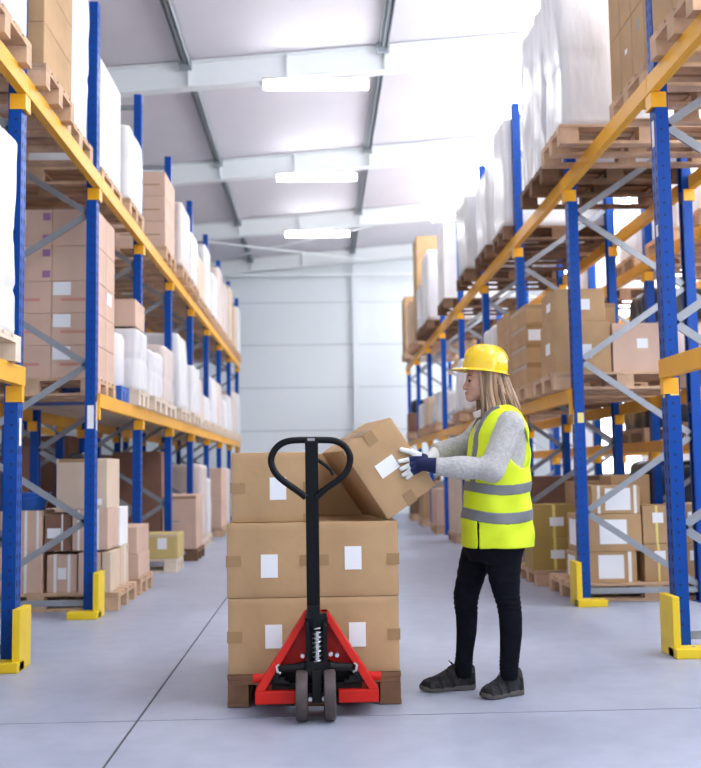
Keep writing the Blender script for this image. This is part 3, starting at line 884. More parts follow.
zz = pallet(1.96, 3.1, 9.15, 9.95, 0, 'wooden pallet of olive strapped cartons, right floor, second bay')
g = 'olive strapped cartons on the right floor'
q(530, 574, 9.18, 9.6, 0, .29, 'cardboard_olive', 'olive carton with yellow strap and label, lower, right floor behind the woman', ST(.5) + (B(.4, .72, .35, .62),))
q(529.5, 574, 9.19, 9.6, .291, .59, 'cardboard_olive', 'olive carton with yellow strap and label, upper, right floor behind the woman', ST(.5) + (B(.4, .72, .35, .62),))
q(575, 614, 9.17, 9.6, 0, .40, 'cardboard', 'tan carton, lower one right of the olive cartons')
q(575, 613, 9.18, 9.6, .401, .80, 'cardboard', 'tan carton, upper one right of the olive cartons')
zz = pallet(1.98, 3.1, 10.35, 11.15, 0, 'wooden pallet of long reddish cartons, right floor, third bay')
g = 'long reddish cartons on the right floor'
q(523, 622, 10.4, 11.0, 0, .28, 'cardboard_red', 'long reddish carton, bottom one behind the olive cartons')
q(523, 621, 10.4, 11.0, .281, .56, 'cardboard_red', 'long reddish carton, middle one behind the olive cartons')
q(523.5, 620, 10.4, 11.0, .561, .84, 'cardboard_red', 'long reddish carton, top one behind the olive cartons')
for y, wd in ((12.5, 'fourth'), (14.5, 'fifth')):
    cload(R, y, y + .8, 1.95, 0, '%s right bay, floor' % wd, 'cardboard_pale', 1, 3, .27, 'pale carton', cw=.55, ydepth=2)
cload(R, 16.6, 17.4, 1.92, 0, 'sixth right bay, floor', 'cardboard_pink', 1, 2, .3, 'pinkish carton', cw=.6, ydepth=2)
cload(R, 18.8, 19.6, 1.92, 0, 'seventh right bay, floor', 'cardboard', 1, 2, .35, 'brown carton', cw=.6)
cload(R, 20.9, 21.7, 1.92, 0, 'eighth right bay, floor', 'cardboard_dark', 1, 2, .4, 'dark brown carton', cw=.6)
# ---- second right rack by the windows
zr = 1.27 + .0562
zz = pallet(3.35, 4.45, 10.2, 11.2, zr, 'wooden pallet under the bagged load, rack by the windows')
wrapped(3.38, 4.4, 10.22, 11.18, zz, 1.93, 'black_plastic', 'dark bagged load under the grey sack, rack by the windows', name='plastic_bundle', cat='bundle', group=None, seed=80, amp=.03, rnd=.15)
wrapped(3.40, 4.38, 10.24, 11.16, 1.945, 2.62, 'film_pink', 'big bulging grey sack load in the rack by the windows', name='bulk_bag', cat='bulk bag', group=None, seed=81, amp=.03, rnd=.2, cuts=20)
wrapped(3.45, 4.3, 10.3, 11.1, 2.63, 2.98, 'black_plastic', 'black plastic sheet bundle on top of the sack load', name='plastic_bundle', cat='bundle', group=None, seed=82, amp=.05, rnd=.15, cuts=16)
zz = pallet(3.35, 4.45, 8.15, 9.1, zr, 'wooden pallet, near end of the rack by the windows')
wrapped(3.38, 4.4, 8.17, 9.08, zz, zz + .55, 'black_plastic', 'low dark load in the near end of the rack by the windows', seed=83, amp=.03, rnd=.15)
zz = pallet(3.35, 4.45, 8.15, 9.1, 0, 'wooden floor pallet under the purple sack, right edge', 'pallet_wood')
wrapped(3.38, 4.4, 8.17, 9.08, zz, 1.02, 'purple_plastic', 'purple grey plastic sack behind cartons at the right picture edge', name='sack', cat='sack', group=None, seed=84, amp=.04, rnd=.2, cuts=18)
zz = pallet(3.35, 4.45, 10.2, 11.1, 0, 'wooden floor pallet under a dark load by the windows')
wrapped(3.37, 4.4, 10.22, 11.0, zz, zz + 1.0, 'black_plastic', 'dark bagged load on the floor of the rack by the windows', name='plastic_bundle', cat='bundle', group=None, seed=85, amp=.03, rnd=.12)
for i, (y, pm, h_) in enumerate([(8.15, 'pallet_wood', .3), (9.15, 'pallet_wood', .5), (10.3, 'pallet_wood', .45), (12.4, 'pallet_wood_dark', .5)]):
    w = ['nearest', 'second', 'third', 'fourth'][i]
    zz = pallet(3.35, 4.45, y, y + .8, 3.12 + .0562, 'wooden pallet, %s on top of the rack by the windows' % w, pm)
    wrapped(3.4, 4.4, y + .02, y + .78, zz, zz + h_, 'film', 'low white wrapped load, %s on top of the rack by the windows' % w, seed=90 + i)
# ------------------------------------------------------------------ the load on the pallet truck
PY = 4.72
x0 = at(227, 640, PY).x; x1 = at(400.5, 640, PY).x
xm = (x0 + x1) / 2
zz = pallet(x0, x1, PY, PY + 1.2, 0.004, 'dark worn wooden pallet under brown cartons on the red pallet truck', 'pallet_wood_dark', along='y')
g = 'cartons on the pallet truck'
LH, DD = 0.347, 0.59
def hp(side, r=2):
    """tape ends at both side edges, address label, and the long tape round the flanks"""
    out = [tp(0.0, .17, .42, .57), tp(.86, 1.0, .42, .57), ('rl'[side == 0], 0, 1, .42, .57, 'tape', 'packing_tape'),
           [[lab(.44, .64, .34, .65), lab(.40, .60, .34, .66)], [lab(.40, .60, .27, .58), lab(.36, .56, .36, .67)], [lab(.46, .66, .32, .64)]][r][side]]
    return tuple(out)
for r, zn in enumerate(('bottom', 'middle')):
    z = zz + LH * r
    for c in (0, 1):
        a, b = (x0 + .003, xm - .005) if c == 0 else (xm + .005, x1 - .003)
        if r == 1: a, b = a - .004 * (c == 0), b + .002 * (c == 1)
        carton(a, b, PY + .004, PY + DD, z, z + LH, 'cardboard', 'brown taped carton with white label, %s layer, %s of the truck handle' % (zn, ['left', 'right'][c]), hp(c, r), g, bulge=.0035)
        carton(a, b, PY + DD + .03, PY + DD * 2 + .018, z, z + LH, 'cardboard', 'brown carton, %s layer, back row, %s side of the truck load' % (zn, ['left', 'right'][c]), (), g)
z = zz + LH * 2
carton(x0 + .02, xm + .012, PY + .03, PY + .03 + DD, z, z + .33, 'cardboard', 'brown taped carton with white label, top left behind the truck handle', hp(0) + (tp(.86, 1, .02, .12),), g, bulge=.0035)
carton(xm + .016, x1 - .02, PY + DD + .05, PY + DD * 2 + .01, z, z + .33, 'cardboard', 'plain brown carton behind the tilted one, top layer', (), g)
# the carton being lifted: tilted on its lower edge and turned a little
def tilted():
    w, h, d = .392, .285, .58
    y = PY + .02
    c0 = at(388.5, 522, y)                      # its lowest front corner
    c0.z = max(c0.z, z + .004)
    c1 = at(344, 455, y)
    ang = math.atan2(c1.z - c0.z, c1.x - c0.x)           # along the long front edge
    u = Vector((math.cos(ang), 0, math.sin(ang)))         # long edge, up-left
    v = Vector((u.z, 0, -u.x))                            # short edge, up-right
    yaw = math.radians(9.5)
    Rz = Matrix.Rotation(yaw, 3, 'Z')
    u, v = Rz @ u, Rz @ v
    dep = Rz @ Vector((0, 1, 0))
    o = link('carton', carton_mesh(w, d, h, 'cardboard', .0035))
    # local x = -u (so that local z = v), local y = depth
    ax = -u
    M = Matrix(((ax.x, dep.x, v.x), (ax.y, dep.y, v.y), (ax.z, dep.z, v.z)))
    o.matrix_world = Matrix.Translation(c0 + u * (w / 2) + dep * (d / 2)) @ M.to_4x4()
    tag(o, 'brown taped carton with white label, tilted up by the woman\'s gloved hands', 'carton', g)
    ps = (tp(0, .15, .42, .60), tp(.85, 1, .42, .60), ('l', 0, 1, .42, .60, 'tape', 'packing_tape'), ('r', 0, 1, .42, .60, 'tape', 'packing_tape'), lab(.375, .555, .30, .66))
    # address label is long across the carton
    for p in ps:
        link(p[6], patch_mesh(w, d, h, p, .0035), o)
    return o, ax, dep, v, c0, w, h, d
TB, TAX, TDEP, TV, TC0, tw, th, td = tilted()

# ------------------------------------------------------------------ the pallet truck
def truck():
    Y = 4.55
    cx = at(316.5, 640, Y).x
    t = thing('pallet_truck', 'red and black hand pallet truck with loop handle, under the carton load', 'pallet truck', (cx, Y, 0))
    def X(px, y=Y): return at(px, 640, y).x
    # forks, running in under the pallet deck
    for s in (-1, 1):
        m = MB()
        xc = cx + s * .195
        m.box(xc - .078, xc + .078, 4.60, 5.72, .058, .099)
        m.hexa([(xc - .078, 5.72, .058), (xc + .078, 5.72, .058), (xc + .045, 5.80, .068), (xc - .045, 5.80, .068),
                (xc - .078, 5.72, .099), (xc + .078, 5.72, .099), (xc + .045, 5.80, .084), (xc - .045, 5.80, .084)])
        f = m.build('fork', 'truck_red', t, bevel=.004)
        m = MB(); m.cyl((xc - .035, 5.5, .035), (xc + .035, 5.5, .035), .034, 18)
        m.box(xc - .05, xc - .04, 5.44, 5.56, .02, .06).box(xc + .04, xc + .05, 5.44, 5.56, .02, .06)
        m.build('load_roller', 'wheel_rubber', f, smooth=True)
        m = MB(); m.cyl((cx + s * .232, 4.57, .163), (cx + s * .285, 4.57, .163), .02, 16)
        m.build('fork_heel', 'truck_red', f, smooth=True)
    # A-shaped frame: two sloping channels, a recessed web and the front box
    ap = at(316.5, 612, Y); ap.z = at(316.5, 611, Y).z
    zt, zb = ap.z, at(316.5, 688, Y).z
    zbot = at(316.5, 701, Y).z
    za_ = at(315, 672, 4.55).z
    hw = (X(378) - X(256)) / 2
    m = MB()
    for s in (-1, 1):
        a0, a1 = cx + s * .02, cx + s * .052
        b0, b1 = cx + s * (hw - .042), cx + s * hw
        y0_, y1_ = 4.50, 4.60
        m.hexa([(b0, y0_, zb), (b1, y0_, zb), (b1, y1_, zb), (b0, y1_, zb), (a0, y0_ + .03, zt), (a1, y0_ + .03, zt), (a1, y1_, zt), (a0, y1_, zt)])
    fr = m.build('frame', 'truck_red', t, bevel=.004)
    m = MB()
    m.prism([(cx - .05, zt - .01), (cx + .05, zt - .01), (cx + hw * .72, za_), (cx - hw * .72, za_)], 'y', 4.585, 4.598)
    m.box(cx - .052, cx + .052, 4.53, 4.60, zt - .03, zt)
    m.build('web', 'truck_red', fr)
    for s in (-1, 1):
        m = MB()
        a, b = sorted((cx + s * .094, cx + s * hw))
        m.box(a, b, 4.50, 4.62, zbot, zb)
        m.build('front_box', 'truck_red', t, bevel=.005)
    # pump: collar, barrel, chromed spring, cross shaft
    zc = at(315, 620, 4.5).z
    zp0, zp1 = at(315, 664, 4.5).z, at(315, 627, 4.5).z
    m = MB()
    m.tube([(cx, 4.5, at(315, 630, 4.5).z), (cx, 4.5, at(315, 624, 4.5).z), (cx, 4.5, at(315, 613, 4.5).z)], [.04, .05, .048], 20)
    m.box(cx - .05, cx + .05, 4.475, 4.53, zc - .01, zc + .012)
    m.box(cx - .055, cx + .06, 4.47, 4.54, zp0 - .012, zp0 + .012)
    m.box(cx - .048, cx + .048, 4.50, 4.56, zp0, zp1 + .02)
    m.box(cx - .045, cx - .03, 4.455, 4.55, zp0 - .01, zp1 + .03)
    m.box(cx + .03, cx + .045, 4.455, 4.55, zp0 - .01, zp1 + .03)
    m.cyl((cx, 4.54, zp0 - .02), (cx, 4.54, zp1 + .03), .04, 18)
    m.build('pump', 'truck_black', t, smooth=True)
    m = MB(); pts = []
    n = 150
    for i in range(n):
        a = 2 * math.pi * 8 * i / n
        pts.append((cx + .004 + .019 * math.cos(a), 4.475 + .019 * math.sin(a), zp0 + .005 + (zp1 - zp0) * i / n))
    m.tube(pts, .0036, 8)
    m.build('spring', 'steel', t, smooth=True)
    m = MB(); m.cyl((cx + .004, 4.475, zp0 - .01), (cx + .004, 4.475, zp1 + .03), .012, 14)
    m.build('piston', 'steel', t, smooth=True)
    za = at(315, 668, 4.5).z
    m = MB()
    m.tube([(cx - .155, 4.5, za), (cx - .1, 4.5, za + .002), (cx - .06, 4.5, za + .004), (cx + .06, 4.5, za + .004), (cx + .1, 4.5, za + .002), (cx + .155, 4.5, za)], [.016, .02, .026, .026, .02, .016], 18)
    m.box(cx - .045, cx + .045, 4.46, 4.56, za - .025, za + .035)
    m.build('cross_shaft', 'truck_grease_shade', t, smooth=True)
    for s in (-1, 1):
        m = MB()
        m.bar((cx + s * .15, 4.515, za + .005), (cx + s * .20, 4.53, za - .06), .02, .03)
        m.bar((cx + s * .14, 4.53, za - .05), (cx + s * .23, 4.54, za - .062), .02, .022)
        m.cyl((cx + s * .12, 4.535, za - .07), (cx + s * .19, 4.535, za - .06), .016, 12)
        m.build('linkage', 'truck_grease_shade', t, bevel=.003)
        m = MB(); m.tube([(cx + s * .165, 4.495, za + .018), (cx + s * .176, 4.49, za + .012), (cx + s * .172, 4.49, za - .012), (cx + s * .16, 4.495, za - .018)], .006, 8)
        m.build('clevis', 'steel', t, smooth=True)
    for dx, dz in ((-.062, .055), (.062, .06), (.09, .055)):
        m = MB(); m.cyl((cx + dx, 4.485, za + dz), (cx + dx, 4.51, za + dz), .009, 10); m.cyl((cx + dx, 4.5, za + dz), (cx + dx, 4.55, za + dz), .005, 8)
        m.build('bolt', 'steel', t)
    # steer wheels on a yoke
    rw = .108
    for s, px in ((-1, 302), (1, 330)):
        xc = at(px, 700, 4.46).x
        m = MB()
        prof = [(-.026, .055), (-.026, .098), (-.022, rw - .002), (-.012, rw), (.012, rw), (.022, rw - .002), (.026, .098), (.026, .055)]
        n = 40; vs = []; fs = []
        for (dx, r_) in prof:
            for j in range(n):
                a = 2 * math.pi * j / n
                vs.append((xc + dx, 4.46 + r_ * math.cos(a), rw + r_ * math.sin(a)))
        k = len(prof)
        for i in range(k):
            i2 = (i + 1) % k
            for j in range(n):
                fs.append((i * n + j, i * n + (j + 1) % n, i2 * n + (j + 1) % n, i2 * n + j))
        m.add(vs, fs)
        w = m.build('steer_wheel', 'wheel_rubber', t, smooth=True)
        m = MB(); m.cyl((xc - .022, 4.46, rw), (xc + .022, 4.46, rw), .056, 24)
        m.build('hub', 'truck_black', w, smooth=True)
    m = MB()
    m.cyl((cx - .08, 4.46, rw), (cx + .08, 4.46, rw), .012, 14)
    m.box(cx - .022, cx + .022, 4.44, 4.52, rw - .03, za)
    m.build('wheel_yoke', 'truck_grease_shade', t, bevel=.004)
    for s in (-1, 1):
        m = MB(); m.cyl((cx + s * .03, 4.433, rw - .012), (cx + s * .03, 4.45, rw - .012), .009, 10)
        m.build('bolt', 'steel', t)
    m = MB()
    m.box(cx - .185, cx + .185, 4.56, 4.62, zbot + .01, zb - .01)
    m.box(cx - .18, cx + .18, 4.60, 4.615, zb - .011, za_)  # dark sheet standing in for the black shadow below the web
    m.bar((cx - .2, 4.545, zb + .012), (cx + .2, 4.545, zb + .012), .02, .028)
    m.build('cross_member_and_shade', 'truck_grease_shade', t)
    # handle
    yh0, yh1 = 4.49, 4.42
    p0, p1 = at(313.5, 612, yh0), at(311.5, 441, yh1)
    m = MB()
    m.bar(p0, (p1.x, yh1, p1.z), .045, .058, side=(1, 0, 0))
    sh = m.build('handle_shaft', 'truck_black', t, bevel=.006)
    m = MB()
    m.box(p0.x - .028, p0.x + .028, yh0 - .035, yh0 + .04, p0.z - .03, p0.z + .035)
    m.build('handle_socket', 'truck_black', t, bevel=.008)
    loop = [(306, 497.5), (297, 490.5), (283, 480.5), (275.5, 473), (271.5, 464), (271.5, 457), (275, 449.5), (281, 444), (289, 441), (300, 440), (311, 440), (322, 440), (333, 440.5), (341, 443.5), (347, 449),
            (350, 456.5), (349.5, 464), (345.5, 473), (338, 480), (325, 489.5), (316, 497.5)]
    pts = [at(px, py, yh1 - .004) for px, py in loop]
    sm = []
    for i in range(len(pts) - 1):
        a, b, c, d = pts[max(i - 1, 0)], pts[i], pts[i + 1], pts[min(i + 2, len(pts) - 1)]
        for k in range(4):
            u = k / 4
            sm.append(.5 * ((2 * b) + (c - a) * u + (2 * a - 5 * b + 4 * c - d) * u * u + (-a + 3 * b - 3 * c + d) * u ** 3))
    sm.append(pts[-1])
    m = MB(); m.tube(sm, .0150, 14)
    m.build('handle_loop', 'truck_black', t, smooth=True)
    m = MB()
    lv = [at(px, py, yh1) for px, py in ((316, 459), (321, 462), (327, 466.5), (331, 470), (333, 475))]
    m.tube(lv, [.009, .009, .0085, .008, .006], 10)
    m.build('release_lever', 'truck_black', t, smooth=True)
    m = MB(); q_ = at(311, 440, yh1 - .02); m.box(q_.x - .016, q_.x + .016, q_.y - .002, q_.y, q_.z - .004, q_.z + .008)
    m.build('grip_plate', 'print_grey', t)
truck()
# ------------------------------------------------------------------ the woman
def surface_nets(f, xs, ys, zs):
    ins = f < 0
    nx, ny, nz = f.shape
    cells, pts, quads = [], [], []
    axs = (xs, ys, zs)
    def cid(i, j, k):
        return (i * ny + j) * nz + k
    for ax in range(3):
        sl0 = [slice(None)] * 3; sl1 = [slice(None)] * 3
        sl0[ax] = slice(0, -1); sl1[ax] = slice(1, None)
        I = np.argwhere(ins[tuple(sl0)] != ins[tuple(sl1)])
        # keep away from the border
        o1, o2 = [(1, 2), (2, 0), (0, 1)][ax]
        ok = (I[:, o1] > 0) & (I[:, o2] > 0) & (I[:, o1] < f.shape[o1] - 1) & (I[:, o2] < f.shape[o2] - 1)
        I = I[ok]
        J = I.copy(); J[:, ax] += 1
        f0, f1 = f[tuple(I.T)], f[tuple(J.T)]
        t = f0 / (f0 - f1)
        P = np.stack([axs[a][I[:, a]] for a in range(3)], 1)
        P[:, ax] += t * (axs[ax][J[:, ax]] - axs[ax][I[:, ax]])
        q = []
        for d1, d2 in ((0, 0), (1, 0), (1, 1), (0, 1)):
            K = I.copy(); K[:, o1] -= d1; K[:, o2] -= d2
            c = cid(K[:, 0], K[:, 1], K[:, 2])
            cells.append(c); pts.append(P); q.append(c)
        q = np.stack(q, 1)
        flip = ~ins[tuple(I.T)]
        q[flip] = q[flip][:, ::-1]
        quads.append(q)
    cells = np.concatenate(cells); pts = np.concatenate(pts); quads = np.concatenate(quads)
    u, inv = np.unique(cells, return_inverse=True)
    cnt = np.bincount(inv)
    V = np.stack([np.bincount(inv, pts[:, a]) / cnt for a in range(3)], 1)
    Q = np.searchsorted(u, quads)
    return V, Q
def sdf_mesh(name, fn, lo, hi, step, mats, parent, zfine=None, relax=2, mi=None):
    ax = []
    for a in range(3):
        g = np.arange(lo[a], hi[a] + step, step)
        if a == 2 and zfine:
            g = np.concatenate([np.arange(lo[2], zfine, step * 1.8), np.arange(zfine, hi[2] + step, step)])
        ax.append(g.astype(np.float64))
    X, Y, Z = np.meshgrid(*ax, indexing='ij')
    f = fn(X, Y, Z)
    V, Q = surface_nets(f, *ax)
    for _ in range(relax):                     # light relaxing along the edges
        s = np.zeros_like(V); c = np.zeros(len(V))
        for a, b in ((0, 1), (1, 2), (2, 3), (3, 0)):
            for ch in range(3):
                s[:, ch] += np.bincount(Q[:, a], V[Q[:, b], ch], len(V)) + np.bincount(Q[:, b], V[Q[:, a], ch], len(V))
            c += np.bincount(Q[:, a], minlength=len(V)) + np.bincount(Q[:, b], minlength=len(V))
        V = V * .5 + .5 * s / np.maximum(c, 1)[:, None]
    W = np.array(wloc(parent))
    me = bpy.data.meshes.new(name)
    me.from_pydata((V - W).tolist(), [], Q.tolist())
    for m in mats:
        me.materials.append(MATS[m])
    if mi is not None:
        C = V[Q].mean(1)
        me.polygons.foreach_set('material_index', mi(C).astype(np.int32))
    me.polygons.foreach_set('use_smooth', [True] * len(me.polygons))
    me.update()
    return link(name, me, parent)
def seg_(X, Y, Z, a, b, ra, rb, sy=1.0):
    """tapered limb between two joints; sy squashes it along y"""
    ax_, ay_, az_ = a
    dx, dy, dz = b[0] - ax_, (b[1] - ay_) / sy, b[2] - az_
    px, py, pz = X - ax_, (Y - ay_) / sy, Z - az_
    t = np.clip((px * dx + py * dy + pz * dz) / (dx * dx + dy * dy + dz * dz), 0, 1)
    return np.sqrt((px - t * dx) ** 2 + (py - t * dy) ** 2 + (pz - t * dz) ** 2) - (ra + (rb - ra) * t)
def ell(X, Y, Z, c, r):
    k = np.sqrt(((X - c[0]) / r[0]) ** 2 + ((Y - c[1]) / r[1]) ** 2 + ((Z - c[2]) / r[2]) ** 2)
    return (k - 1) * min(r)
def su(a, b, k):
    h = np.clip(.5 + .5 * (b - a) / k, 0, 1)
    return b + (a - b) * h - k * h * (1 - h)
def ss(a, b, k):      # a without b, rounded
    return -su(-a, b, k)
def loft(X, Y, Z, rows, yc, p=2.4):
    """stack of flattened ovals: rows of (z, x centre, x half, y half)"""
    r = np.array(sorted(rows))
    z = r[:, 0]
    cx = np.interp(Z, z, r[:, 1]); hx = np.interp(Z, z, r[:, 2]); hy = np.interp(Z, z, r[:, 3])
    k = (np.abs((X - cx) / hx) ** p + np.abs((Y - yc) / hy) ** p) ** (1 / p)
    d = (k - 1) * np.minimum(hx, hy)
    return np.maximum(d, np.maximum(z[0] - Z, Z - z[-1]))

mat('skin', (0.56, 0.31, 0.215), 0.5, var=0.06, vscale=20)
mat('lips', (0.50, 0.22, 0.17), 0.45)
mat('eye_white', (0.42, 0.34, 0.30), 0.4)
mat('lash', (0.03, 0.02, 0.018), 0.7)
mat('hair', (0.33, 0.20, 0.115), 0.45, var=0.45, vscale=40, stretch=(1, 1, .12))
mat('hair_light', (0.55, 0.37, 0.24), 0.42, var=0.3, vscale=40, stretch=(1, 1, .12))
mat('hair_dark', (0.12, 0.066, 0.042), 0.5, var=0.3, vscale=40, stretch=(1, 1, .12))
mat('helmet_yellow', (0.90, 0.58, 0.005), 0.22, spec=0.6, coat=0.4)
mat('helmet_band', (0.05, 0.05, 0.055), 0.6)
mat('knit_grey', (0.50, 0.485, 0.475), 0.9, var=0.18, vscale=60, bump=0.5, bscale=120)
mat('collar_white', (0.8, 0.78, 0.76), 0.8)
mat('vest_lime', (0.70, 0.84, 0.010), 0.6, var=0.05, vscale=5, bump=0.12, bscale=14)
mat('reflective_grey', (0.17, 0.175, 0.19), 0.5)
mat('denim_black', (0.006, 0.0065, 0.011), 0.85, var=0.3, vscale=25, bump=0.4, bscale=30, spec=0.1)
mat('shoe_grey', (0.036, 0.034, 0.038), 0.75, var=0.6, vscale=34, bump=0.5, bscale=60, spec=0.2)
mat('shoe_dark', (0.014, 0.013, 0.016), 0.7, var=0.3, vscale=40, spec=0.2)
mat('sole_grey', (0.085, 0.075, 0.072), 0.7, var=0.3, vscale=20)
mat('glove_navy', (0.008, 0.014, 0.075), 0.85, var=0.2, vscale=60)
mat('glove_white', (0.80, 0.79, 0.77), 0.7, var=0.06, vscale=20)

YC = 4.89                                         # her mid plane
def P(px, py, y=YC):
    return np.array(at(px, py, y))
woman = thing('person', 'person in yellow hard hat and lime vest, standing, gloved hands on the tilted carton', 'person', (P(495, 600)[0], YC, 0))
ZN = lambda py, y=YC: float(at(495, py, y).z)
XN = lambda px, py=450, y=YC: float(at(px, py, y).x)
HC = P(486.5, 373)                                # head centre
def H(dx, dy, dz):                                # head frame, nodding down a little
    a = math.radians(7)
    return HC + np.array([dx * math.cos(a) + dz * math.sin(a) * -1 * -1, dy, dz * math.cos(a) + dx * math.sin(a)])
SHN, ELN, WRN = P(511, 425, 4.715), P(491, 469, 4.665), P(436, 466.5, 4.70)      # near arm
SHF, ELF, WRF = P(488, 424, 5.055), P(467, 446, 5.09), P(434, 453, 4.99)         # far arm
HIPN, KNN, ANN = P(503, 548, 4.82), P(508, 602, 4.825), P(509, 668, 4.84)
HIPF, KNF, ANF = P(482, 548, 4.98), P(466, 600, 4.97), P(464, 665, 4.985)

def torso_rows(grow):
    g = grow
    rows = []
    for py, l, r, hy in ((545, 473, 516, .115), (535, 468, 523, .145), (520, 468, 525, .155), (500, 470, 522, .142), (475, 470, 522, .15), (450, 471, 524, .165),
                         (432, 475, 524, .178), (421, 479, 522, .172), (413, 484, 516, .12), (407, 488, 508, .075)):
        rows.append((ZN(py), XN((l + r) / 2, py), (XN(r, py) - XN(l, py)) / 2 + g, hy + g))
    return rows
def f_head(X, Y, Z):
    d = ell(X, Y, Z, H(.005, 0, .012), (.098, .075, .103))
    d = su(d, ell(X, Y, Z, H(-.042, 0, -.055), (.052, .054, .07)), .03)
    d = su(d, seg_(X, Y, Z, H(-.02, .035, -.085), H(-.066, .008, -.112), .026, .017), .02)
    d = su(d, seg_(X, Y, Z, H(-.02, -.035, -.085), H(-.066, -.008, -.112), .026, .017), .02)
    d = su(d, ell(X, Y, Z, H(-.074, 0, -.112), (.017, .018, .016)), .015)
    for s in (-1, 1):
        d = su(d, ell(X, Y, Z, H(-.058, s * .036, -.052), (.026, .02, .022)), .018)
        d = ss(d, ell(X, Y, Z, H(-.094, s * .033, -.026), (.014, .017, .011)), .01)
        d = su(d, seg_(X, Y, Z, H(-.087, s * .016, -.008), H(-.076, s * .046, -.01), .008, .006), .012)
    d = su(d, seg_(X, Y, Z, H(-.090, 0, -.018), H(-.106, 0, -.060), .0065, .0095), .010)
    for s in (-1, 1):
        d = su(d, ell(X, Y, Z, H(-.098, s * .010, -.064), (.010, .0075, .007)), .006)
    d = su(d, ell(X, Y, Z, H(-.088, 0, -.084), (.014, .024, .0065)), .005)
    d = su(d, ell(X, Y, Z, H(-.086, 0, -.094), (.013, .020, .0065)), .004)
    for s in (-1, 1):
        d = su(d, ell(X, Y, Z, H(.012, s * .077, -.035), (.018, .007, .031)), .006)
    return d
NK0, NK1 = H(.014, 0, -.08), P(497, 416)
def f_body(X, Y, Z):
    d = loft(X, Y, Z, torso_rows(-.006), YC)
    d = su(d, seg_(X, Y, Z, NK0, NK1, .050, .056), .03)
    for a, b, c in ((SHN, ELN, WRN), (SHF, ELF, WRF)):
        d = su(d, seg_(X, Y, Z, a, b, .046, .038), .03)
        d = su(d, seg_(X, Y, Z, b, c, .036, .014), .015)
    for a, b, c in ((HIPN, KNN, ANN), (HIPF, KNF, ANF)):
        d = su(d, seg_(X, Y, Z, a, b, .052, .040), .02)
        d = su(d, seg_(X, Y, Z, b, c, .038, .024), .01)
        d = su(d, seg_(X, Y, Z, c + np.array([0, 0, -.03]), c + np.array([-.02, 0, -.05]), .020, .018), .01)
    # hands under the gloves: a palm and stub of fingers each
    for w, dr in ((WRN, np.array([-.014, 0, -.001])), (WRF, np.array([-.014, .0, -.001]))):
        d = su(d, seg_(X, Y, Z, w, w + dr, .011, .009), .006)
    return su(d, f_head(X, Y, Z), .012)
lo = (P(410, 500)[0] - .02, 4.58, 0.02); hi = (P(530, 500)[0], 5.2, HC[2] + .13)
def skin_mi(C):
    L_ = np.array([H(-.092, 0, -.090)])
    q = C - L_
    return np.where((np.abs(q[:, 1]) < .022) & (np.abs(q[:, 2] + .0) < .009) & (q[:, 0] < .012), 1, 0)
body = sdf_mesh('body', f_body, lo, hi, .0045, ['skin', 'lips'], woman, zfine=float(ZN(425)), relax=1, mi=skin_mi)
for s in (-1, 1):
    c = H(-.080, s * .033, -.027)
    m = MB(); n = 12
    def ball(m, c, r, n=12, mi=0):
        vs = [];
        fs = []
        for i in range(n + 1):
            a = math.pi * i / n
            for j in range(n * 2):
                b = math.pi * j / n
                vs.append((c[0] - r * math.sin(a) * math.cos(b), c[1] + r * math.sin(a) * math.sin(b), c[2] + r * math.cos(a)))
        for i in range(n):
            for j in range(n * 2):
                j2 = (j + 1) % (n * 2)
                fs.append((i * 2 * n + j, i * 2 * n + j2, (i + 1) * 2 * n + j2, (i + 1) * 2 * n + j))
        m.add(vs, fs, mi)
    ball(m, c, .0112)
    ball(m, (c[0] - .0078, c[1] - s * -.001, c[2] - .006), .0058, 8, 1)
    # lid and lashes, lowered
    m.tube([(c[0] - .004, c[1] - s * .012, c[2] + .0055), (c[0] - .0125, c[1] - s * .004, c[2] + .0005), (c[0] - .0125, c[1] + s * .005, c[2] - .001), (c[0] - .003, c[1] + s * .0145, c[2] - .002)], .0028, 8, mi=2)
    for q in range(3):
        m.tube([(c[0] - .003 - .0005 * q, c[1] - s * .010, c[2] + .0085 - .002 * q), (c[0] - .0115, c[1], c[2] + .0075 - .002 * q), (c[0] - .003, c[1] + s * .0125, c[2] + .0055 - .002 * q)], .003, 8, mi=4)
    m.tube([(c[0] - .012, c[1] - s * .014, c[2] + .021), (c[0] - .0105, c[1] + s * .004, c[2] + .025), (c[0] - .001, c[1] + s * .019, c[2] + .02)], .0022, 8, mi=3)
    m.build('eye', ['eye_white', 'lash', 'lash', 'hair_dark', 'skin'], woman, smooth=True)

